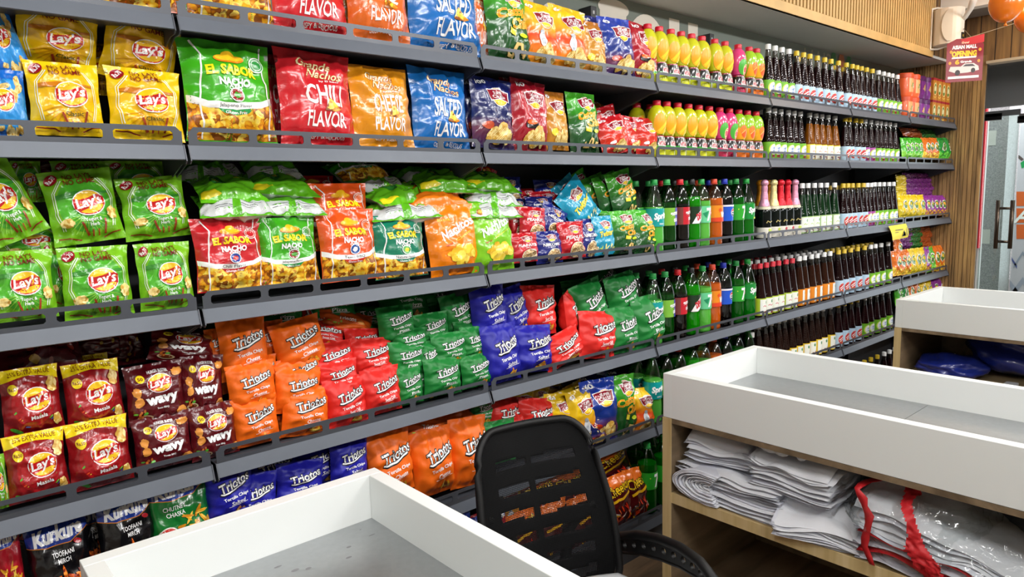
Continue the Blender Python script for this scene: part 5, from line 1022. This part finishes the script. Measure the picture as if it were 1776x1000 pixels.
# ------------------------------------------------------------------ office chair
def chair():
    r = thing('office_chair', 'black mesh office chair with holed armrest between the two front counters', 'chair', (1.42, -.74, 0))
    yaw = radians(-15); a = Vector((cos(yaw), sin(yaw), 0)); fw = Vector((sin(yaw), -cos(yaw), 0)); rec = radians(19)
    up = Vector((0, 0, 1))*cos(rec)-fw*sin(rec); nn = a.cross(up)          # nn: roughly away from the sitter
    C = aty(905, 752, -.33); top = Vector((1.465, -.335, CZ-.735)); L = .56; B0 = top-up*L; org = Vector(r.location)
    blk = M('#0a0a0b', .5, spec=.3); pl = M('#08080a', .6, spec=.2)
    def W(s, t): # half width profile
        return s*(.205+.035*sin(min(1, t*1.25)*pi*.5)*0+.03*(1-t)*1+(.015 if t < .5 else 0))
    def Pt(s, t, d=0):   # s -1..1 , t 0..1 up
        cx = .222-.034*t+.022*sin(pi*min(1, max(0, 1-t)*1.0)); x = s*cx
        bow = .035*s*s
        return B0+a*x+up*(t*L)-fw*(-.0)+nn*0-fw*(0)+(-fw)*0+fw*(bow)+fw*(.02*sin(pi*t))+(-fw)*d-org
    # outline with rounded corners
    out = []
    rc = .09
    rs_, rt_ = .34, .15
    ring = []
    for cs_, ct_, a0_ in ((1-rs_, 1-rt_, 0), (-1+rs_, 1-rt_, 90), (-1+rs_, rt_, 180), (1-rs_, rt_, 270)):
        for k_ in range(9): t_ = radians(a0_+k_*90/8); ring.append((cs_+rs_*cos(t_), ct_+rt_*sin(t_)))
        e_ = {0: [(x_/4, 1) for x_ in (2, 1, 0, -1, -2)], 90: [(-1, y_/10) for y_ in (8, 7, 6, 5, 4, 3, 2)], 180: [(x_/4, 0) for x_ in (-2, -1, 0, 1, 2)], 270: [(1, y_/10) for y_ in (2, 3, 4, 5, 6, 7, 8)]}[a0_]
        ring += e_
    def PtR(s, t, d=0): return Pt(s, t, d)
    q = MB(); pts = [PtR(s, t) for s, t in ring]; pts.append(pts[0]); pts.append(pts[1]); q.tube(pts, .0125, blk, 10); obj('back_frame', q.mesh('back_frame', smooth=True), r)
    # mesh cloth
    m_ = bpy.data.materials.new('chair_net'); m_.use_nodes = True; nt = m_.node_tree; b = nt.nodes['Principled BSDF']; b.inputs['Base Color'].default_value = hx('#060607'); b.inputs['Roughness'].default_value = .7; b.inputs['Specular IOR Level'].default_value = .15
    tc = nt.nodes.new('ShaderNodeTexCoord'); v = nt.nodes.new('ShaderNodeTexVoronoi'); v.inputs['Scale'].default_value = 1; v.inputs['Randomness'].default_value = 0
    mp = nt.nodes.new('ShaderNodeMapping'); mp.inputs['Scale'].default_value = (210, 210, 1); nt.links.new(tc.outputs['UV'], mp.inputs[0]); nt.links.new(mp.outputs[0], v.inputs['Vector'])
    lt = nt.nodes.new('ShaderNodeMath'); lt.operation = 'GREATER_THAN'; lt.inputs[1].default_value = .36; nt.links.new(v.outputs['Distance'], lt.inputs[0]); nt.links.new(lt.outputs[0], b.inputs['Alpha'])
    q = MB(); N = 26; vs = []; fs = []; uvs = []
    def clampS(s, t):   # superellipse width at height t
        e_ = max(0, t-(1-rt_), rt_-t)/rt_
        return s*(1-rs_+rs_*sqrt(max(0, 1-e_*e_)))
    for i in range(N+1):
        for j in range(N+1):
            s, t = j/N*2-1, i/N; vs.append(PtR(clampS(s, t), t, -.004)); uvs.append((s*.22, t*L))
    for i in range(N):
        for j in range(N): k = i*(N+1)+j; fs.append((k, k+1, k+N+2, k+N+1))
    q.add(vs, fs, m_); me = q.mesh('back_net', smooth=True, fix=False); uv = me.uv_layers.new(name='UVMap')
    for l in me.loops: uv.data[l.index].uv = (uvs[l.vertex_index][0]*1+uvs[l.vertex_index][1]*0, uvs[l.vertex_index][1])
    obj('back_net', me, r)
    # slotted plastic shell behind the net
    q = MB(); NX, NY = 60, 56; vs = []; fs = []
    for i in range(NY+1):
        for j in range(NX+1): s, t = j/NX*2-1, i/NY; vs.append(PtR(clampS(s, t)*.99, t, .018))
    def hole(s, t):
        for row_, tt in enumerate((.80, .665, .53, .395, .26, .13)):
            bowed = tt+.03*s*s-.015
            if abs(t-bowed) < .026:
                for a0, a1 in ((-.64, -.10), (.0, .72)):
                    if a0+.03*row_*0 < s < a1: return True
        return False
    for i in range(NY):
        for j in range(NX):
            if hole((j+.5)/NX*2-1, (i+.5)/NY): continue
            k = i*(NX+1)+j; fs.append((k, k+1, k+NX+2, k+NX+1))
    q.add(vs, fs, pl); o = obj('back_shell', q.mesh('back_shell', smooth=True, fix=False), r); md = o.modifiers.new('thick', 'SOLIDIFY'); md.thickness = .004
    # lumbar bow
    q = MB(); q.tube([PtR(-.84, .54, .02), PtR(-.7, .5, .055), PtR(-.45, .36, .06), PtR(-.3, .12, .05), PtR(-.2, -.04, .04)], [.014, .02, .022, .022, .02], blk, 10); q.tube([PtR(.84, .49, .02), PtR(.7, .45, .055), PtR(.45, .34, .06), PtR(.3, .12, .05), PtR(.2, -.04, .04)], [.014, .02, .022, .022, .02], blk, 10); obj('back_support', q.mesh('back_support', smooth=True), r)
    # seat
    sc_ = B0+fw*.25-org; sc_.z = .46; q = MB(); vs = []; fs = []; N = 24
    for side in (1, 0):
        for i in range(N+1):
            for j in range(N+1):
                u, v = j/N*2-1, i/N*2-1; uu = u*sqrt(1-v*v*.35); vv = v*sqrt(1-u*u*.35); e = max(0, 1-max(abs(u), abs(v))**6)
                p = sc_+a*uu*.25+fw*vv*.25; p.z = sc_.z+(.035*e**.5 if side else -.035*e**.5); vs.append(p)
    M1 = (N+1)**2
    for i in range(N):
        for j in range(N): k = i*(N+1)+j; fs += [(k, k+1, k+N+2, k+N+1), (M1+k, M1+k+N+1, M1+k+N+2, M1+k+1)]
    q.add(vs, fs, M('#c4c6c8', .3, coat=.3, bump=.2, bscale=20)); tag(obj('seat', q.mesh('seat', smooth=True), r), 'seat still in pale plastic film')
    # armrests: flat curved band with a row of holes
    for sd in (1, -1):
        base = B0+a*(sd*.262)-org
        def onp(px, py):
            d = ray(px, py); Pp = B0+a*.262; t = (Pp-CAM).dot(a)/d.dot(a); return CAM+d*t-(B0+a*.262)
        pts_ = [onp(*p_) for p_ in ((1052, 946), (1078, 943), (1110, 943), (1145, 951), (1180, 965), (1212, 986), (1234, 1012), (1244, 1045), (1238, 1080), (1215, 1105), (1180, 1115))]
        path = []
        for k_ in range(len(pts_)-1): path += [pts_[k_].lerp(pts_[k_+1], f_)+base for f_ in (0, .5)]
        q = MB(); vs = []; fs = []; H2 = .03
        cnt_ = len(path); cs = []
        for i, p in enumerate(path):
            d = (path[min(i+1, cnt_-1)]-path[max(i-1, 0)]).normalized(); n_ = d.cross(a).normalized(); f_ = min(1, .6+.4*sin(pi*min(1, i/(cnt_*.6))))
            cs.append((p, n_, H2*f_))
        # top pad, rails and webs leaving round holes
        q.tube([p+n_*h for p, n_, h in cs], .015, blk, 10); q.tube([p-n_*h for p, n_, h in cs], .008, blk, 8)
        for i in range(cnt_-1):
            (p0, n0, h0), (p1, n1, h1) = cs[i], cs[i+1]; cm = (p0+p1)/2; nm = (n0+n1).normalized(); hm_ = (h0+h1)/2; dv = (p1-p0)
            holed = 2 <= i <= cnt_*.78; rr = min(.011, dv.length*.36)
            M2 = 16; oc = []; ic = []
            for k in range(M2):
                t = 2*pi*k/M2; c, s = cos(t), sin(t); mx_ = max(abs(c), abs(s)); 
                fx, fy = c/mx_*.5, s/mx_
                pl_ = p0.lerp(p1, fx+.5); nl_ = n0.lerp(n1, fx+.5); hl = h0+(h1-h0)*(fx+.5)
                oc.append(pl_+nl_*fy*hl); ic.append(cm+dv.normalized()*rr*c+nm*rr*s)
            for off_ in (-.006, .006):
                O = [v_+a*off_ for v_ in oc]; I = [v_+a*off_ for v_ in ic]
                if holed: q.add(O+I, [(k, (k+1) % M2, M2+(k+1) % M2, M2+k) for k in range(M2)], blk)
                else: q.add(O, [tuple(range(M2))], blk)
            if holed: q.add([v_-a*.006 for v_ in ic]+[v_+a*.006 for v_ in ic], [(k, (k+1) % M2, M2+(k+1) % M2, M2+k) for k in range(M2)], blk)
        q.box(-.018, .018, -.02, .16, -.004, .012, blk, None) if 0 else None
        obj('armrest', q.mesh('armrest', smooth='auto', fix=False), r)
    # column, star base, castors
    cc = sc_.copy(); q = MB(); q.lathe([(.06, .40), (.06, .42)], blk, 20, (cc.x, cc.y, 0)); q.lathe([(.025, .1), (.025, .4)], M('#2c2c30', .3, .7), 16, (cc.x, cc.y, 0)); obj('gas_column', q.mesh('gas_column', smooth='auto'), r)
    for k in range(5):
        t = 2*pi*k/5+.3; d = Vector((cos(t), sin(t), 0)); q = MB(); q.tube([Vector((cc.x, cc.y, .11)), Vector((cc.x, cc.y, .1))+d*.15, Vector((cc.x, cc.y, .075))+d*.27], [.024, .019, .014], blk, 8); lg = obj('base_leg', q.mesh('base_leg', smooth=True), r)
        q = MB(); w0 = Vector((cc.x, cc.y, .028))+d*.27; sd_ = Vector((-d.y, d.x, 0))
        for e_ in (-.014, .014): q.tube([w0+sd_*(e_-.008), w0+sd_*(e_+.008)], .027, blk, 16)
        q.tube([w0, w0+Vector((0, 0, .05))], .007, blk, 8); obj('castor', q.mesh('castor', smooth='auto'), lg)
    q = MB(); q.tube([PtR(0, -.02, .03), PtR(0, -.12, .02), cc+fw*-.1-Vector((0, 0, .03)), cc-Vector((0, 0, .04))], .02, blk, 8); obj('back_bar', q.mesh('back_bar', smooth=True), r)
chair()
# ------------------------------------------------------------------ speaker, flyer, balloons, ribbon, tag
sp = thing('wall_speaker', 'white loudspeaker on a bracket above the far end of the shelves', 'speaker', atd(1643, 48, 5.35)); cream = M('#e4ddd0', .45)
sp.rotation_euler.z = YAW-pi/2; sp.scale = (.86, .86, .86)
q = MB(); P = [(-.10, .06), (-.115, -.0), (-.10, -.06), (-.06, -.105), (.0, -.125), (.045, -.12), (.10, -.085), (.105, .0), (.07, .09), (-.04, .10)]
q.prism(P, 'z', -.155, .155, cream); obj('speaker_body', q.mesh('speaker_body', bevel=.006, smooth='auto'), sp)
q = MB(); vs = []; fs = []
for k in range(13):
    z_ = -.135+.27*k/12; hw_ = .5*sqrt(max(0, 1-(z_/.15)**2))
    for t_ in range(7): f_ = .55+(-.0+hw_)*(t_/6-1)*1.3+.1; vs.append((-.085+.09*(f_-.2)*1.25, -.09-.045*sin(max(0, min(1, f_))*pi/2), z_))
for k in range(12):
    for t_ in range(6): a_ = k*7+t_; fs.append((a_, a_+1, a_+8, a_+7))
q.add(vs, fs, M('#d2cabc', .7)); o = obj('speaker_grille', q.mesh('speaker_grille', smooth=True, fix=False), sp)
q = MB(); q.box(-.02, .02, -.004, .004, -.026, .026, M('#1c1c1e', .4)); q.box(-.006, .006, -.0055, -.004, -.012, .008, M('#c8a040', .4)); o = obj('maker_badge', q.mesh('maker_badge'), sp); o.location = (.074, -.105, -.09); o.rotation_euler.z = radians(33)
q = MB(); q.box(-.145, -.135, .0, .06, -.18, .17, cream); q.tube([(-.14, .03, .165), (-.08, .03, .178), (.0, .0, .158)], .009, cream, 8); q.tube([(-.14, .03, -.178), (-.06, .03, -.178), (.0, .0, -.158)], .009, cream, 8); obj('bracket', q.mesh('bracket', smooth='auto'), sp)
q = MB(); q.tube([(-.14, .05, .0), (-.14, .30, .0)], .012, cream, 8); obj('wall_arm', q.mesh('wall_arm', smooth='auto'), sp)
# flyer, facing the aisle
D_ = 5.0; ctr = atd(1673, 104, D_); ax = (RR*cos(radians(2))-_f*.25).normalized(); az = (Vector((0, 0, 1))*.98+ax*.14); az = (az-ax*az.dot(ax)).normalized()
fly = obj('hanging_flyer', None, None, ctr); tag(fly, 'maroon opening flyer hanging on a string beside the loudspeaker', 'flyer'); Rf = Matrix((ax, az.cross(ax)*1, az)).transposed()
fly.matrix_world = Matrix.Translation(ctr) @ Rf.to_4x4()
fw_, fh = .235, .30
q = MB(); q.prism([(-fw_/2, -fh/2), (fw_/2, -fh/2), (fw_/2, fh/2-.05), (fw_/2-.03, fh/2), (-fw_/2+.06, fh/2), (-fw_/2, fh/2-.03)], 'y', 0, .0015, M('#7c1828', .35)); sheet = obj('sheet', q.mesh('sheet'), fly)
q = MB(); lay = 0
for e in [('P', [(-.12, .52), (.5, .62), (.5, .42), (.2, .38), (-.1, .42)], '#a81c28'), ('T', 'ASIAN MALL', -.02, .33, .66, .085, '#ffffff', {'fat': .04}), ('T', 'Grand', 0, .44, .2, .05, '#f0e0c8', {'sh': .3}), ('T', 'OPENING', -.02, .16, .66, .13, '#f0c028', {'fat': .05}), ('P', [(-.36, .045), (.3, .045), (.32, .085), (-.34, .085)], '#f0ece8'),
          ('T', '6', -.2, -.04, .1, .11, '#f0a81c', {'fat': .05}), ('T', 'Grands', .04, -.04, .3, .05, '#ffffff', {'fat': .03}), ('P', [(-.42, -.26), (-.38, -.15), (-.1, -.16), (.0, -.09), (.25, -.09), (.38, -.17), (.4, -.27), (.1, -.32), (-.2, -.33)], '#c8c4c4'), ('P', [(-.05, -.16), (.03, -.11), (.22, -.11), (.3, -.17)], '#3c3840'), ('E', -.18, -.31, .07, .07, '#2c2428'), ('E', .24, -.27, .06, .06, '#2c2428'),
          ('P', [(-.44, -.46), (.4, -.46), (.4, -.40), (-.44, -.40)], '#f0ece8'), ('E', -.38, .22, .04, .04, '#d8902c'), ('E', .4, .24, .04, .04, '#d8902c'), ('E', -.4, -.06, .04, .04, '#d8902c'), ('E', .38, -.04, .04, .04, '#d8902c')]:
    for V, TT, c in el_tris(e): lay += 1; q.add([(v[0]*fw_, -.0006-.0001*lay, v[1]*fw_*1.18) for v in V], TT, M(c, .4))
obj('printing', q.mesh('printing', fix=False), fly)
def cordobj(pts, r_, mat, name, label, cat):
    q = MB(); q.tube(pts, r_, mat, 6); o = obj(name, q.mesh(name, smooth=True)); tag(o, label, cat)
kn = atd(1684, 64, D_); e1 = atd(1666, 44, 5.4); e2 = atd(1768, 38, 4.9)
tp = fly.matrix_world @ Vector((-.01, 0, fh/2)); cordobj([e1, kn, tp, kn+Vector((.001, 0, 0)), e2], .0022, M('#8c7c64', .7), 'hanging_string', 'thin brown string holding up the maroon flyer', 'string')
bal = M('#ee7c14', .25, coat=.5, trans=.15)
def balloon(px, py, dep, rp, lab):
    c = atd(px, py, dep); R_ = rp/FPX*dep; q = MB(); prof = [(max(.001, R_*sin(pi*k/16)*(1-.08*cos(pi*k/16))), -R_*1.12*cos(pi*k/16)) for k in range(17)]
    q.lathe(prof, bal, 28, caps=False); q.lathe([(.012, -R_*1.12-.02), (.004, -R_*1.1)], bal, 10); o = obj('balloon', q.mesh('balloon', smooth=True)); o.location = c; tag(o, lab, 'balloon', 'orange balloons under the ceiling')
balloon(1746, 8, 4.4, 27, 'orange balloon at the top right, leftmost of the cluster'); balloon(1785, 32, 4.5, 22, 'orange balloon at the right picture edge, lower one'); balloon(1772, -8, 4.6, 24, 'orange balloon at the top right corner, behind the other two')
q = MB(); a0 = atd(1693, -12, 5.0); a1 = atd(1668, 40, 5.3); mid = (a0+a1)/2+RR*.012
for w_ in (0,): 
    pts = [a0, a0.lerp(mid, .6), mid, mid.lerp(a1, .6), a1]; vs = []; fs = []
    for i, p in enumerate(pts): hw_ = (.03, .027, .024, .019, .006)[i]; vs += [p-RR*hw_, p+RR*hw_]
    for i in range(4): fs.append((2*i, 2*i+1, 2*i+3, 2*i+2))
    q.add(vs, fs, M('#f0ebe2', .6))
o = obj('ribbon', q.mesh('ribbon', smooth=True, fix=False)); md = o.modifiers.new('thick', 'SOLIDIFY'); md.thickness = .002; tag(o, 'white ribbon hanging from the ceiling beside the loudspeaker', 'ribbon')
# yellow shelf tag
ta = aty(1541, 392, -.02); tb = aty(1571, 391, -.02); zlo = aty(1560, 414, -.02).z; q = MB(); ym = M('#f0dc1c', .5); ws = tb.x-ta.x
vs = []; fs = []
for i in range(9):
    t = i/8; vs += [(0+.05*t, -.012*sin(t*2.2)*1.2, ta.z-(ta.z-zlo)*t), (ws+.03*t, -.012*sin(t*2.6)*1.2, ta.z+.004-(ta.z-zlo)*t)]
for i in range(8): fs.append((2*i, 2*i+1, 2*i+3, 2*i+2))
q.add([(v[0], v[1], v[2]-ta.z) for v in vs], fs, ym)
for e in [('L', [(.25, -.2), (.7, -.2)], .035, '#3c3410'), ('L', [(.25, -.3), (.45, -.3)], .02, '#3c3410'), ('P', [(.68, -.5), (.78, -.24), (.88, -.5), (.72, -.34), (.84, -.34)], '#141414'), ('L', [(.92, -.12), (.96, -.5)], .03, '#141414')]:
    for V, TT, c in el_tris(e): q.add([(v[0]*ws, -.0165-.001, v[1]*(ta.z-zlo)*1.6) for v in V], TT, M(c, .5))
o = obj('shelf_tag', q.mesh('shelf_tag', fix=False)); o.location = (ta.x, -.02, ta.z); tag(o, 'yellow paper tag hanging from the third shelf lip', 'tag')
# ceiling light fittings
for i, (x, y) in enumerate(LIGHTS):
    r = thing('ceiling_light', 'white ceiling light panel %s, %s from the left wall' % (('over the shelf aisle', ORD[i+1]) if i < 5 else ('over the checkout side', ORD[i-4])), 'light', (x, y, CEIL), 'ceiling light panels')
    q = MB(); q.box(-.57, .57, -.17, .17, -.022, -.0005, M('#e8e8e6', .4)); obj('frame', q.mesh('frame'), r)
finish_labels()
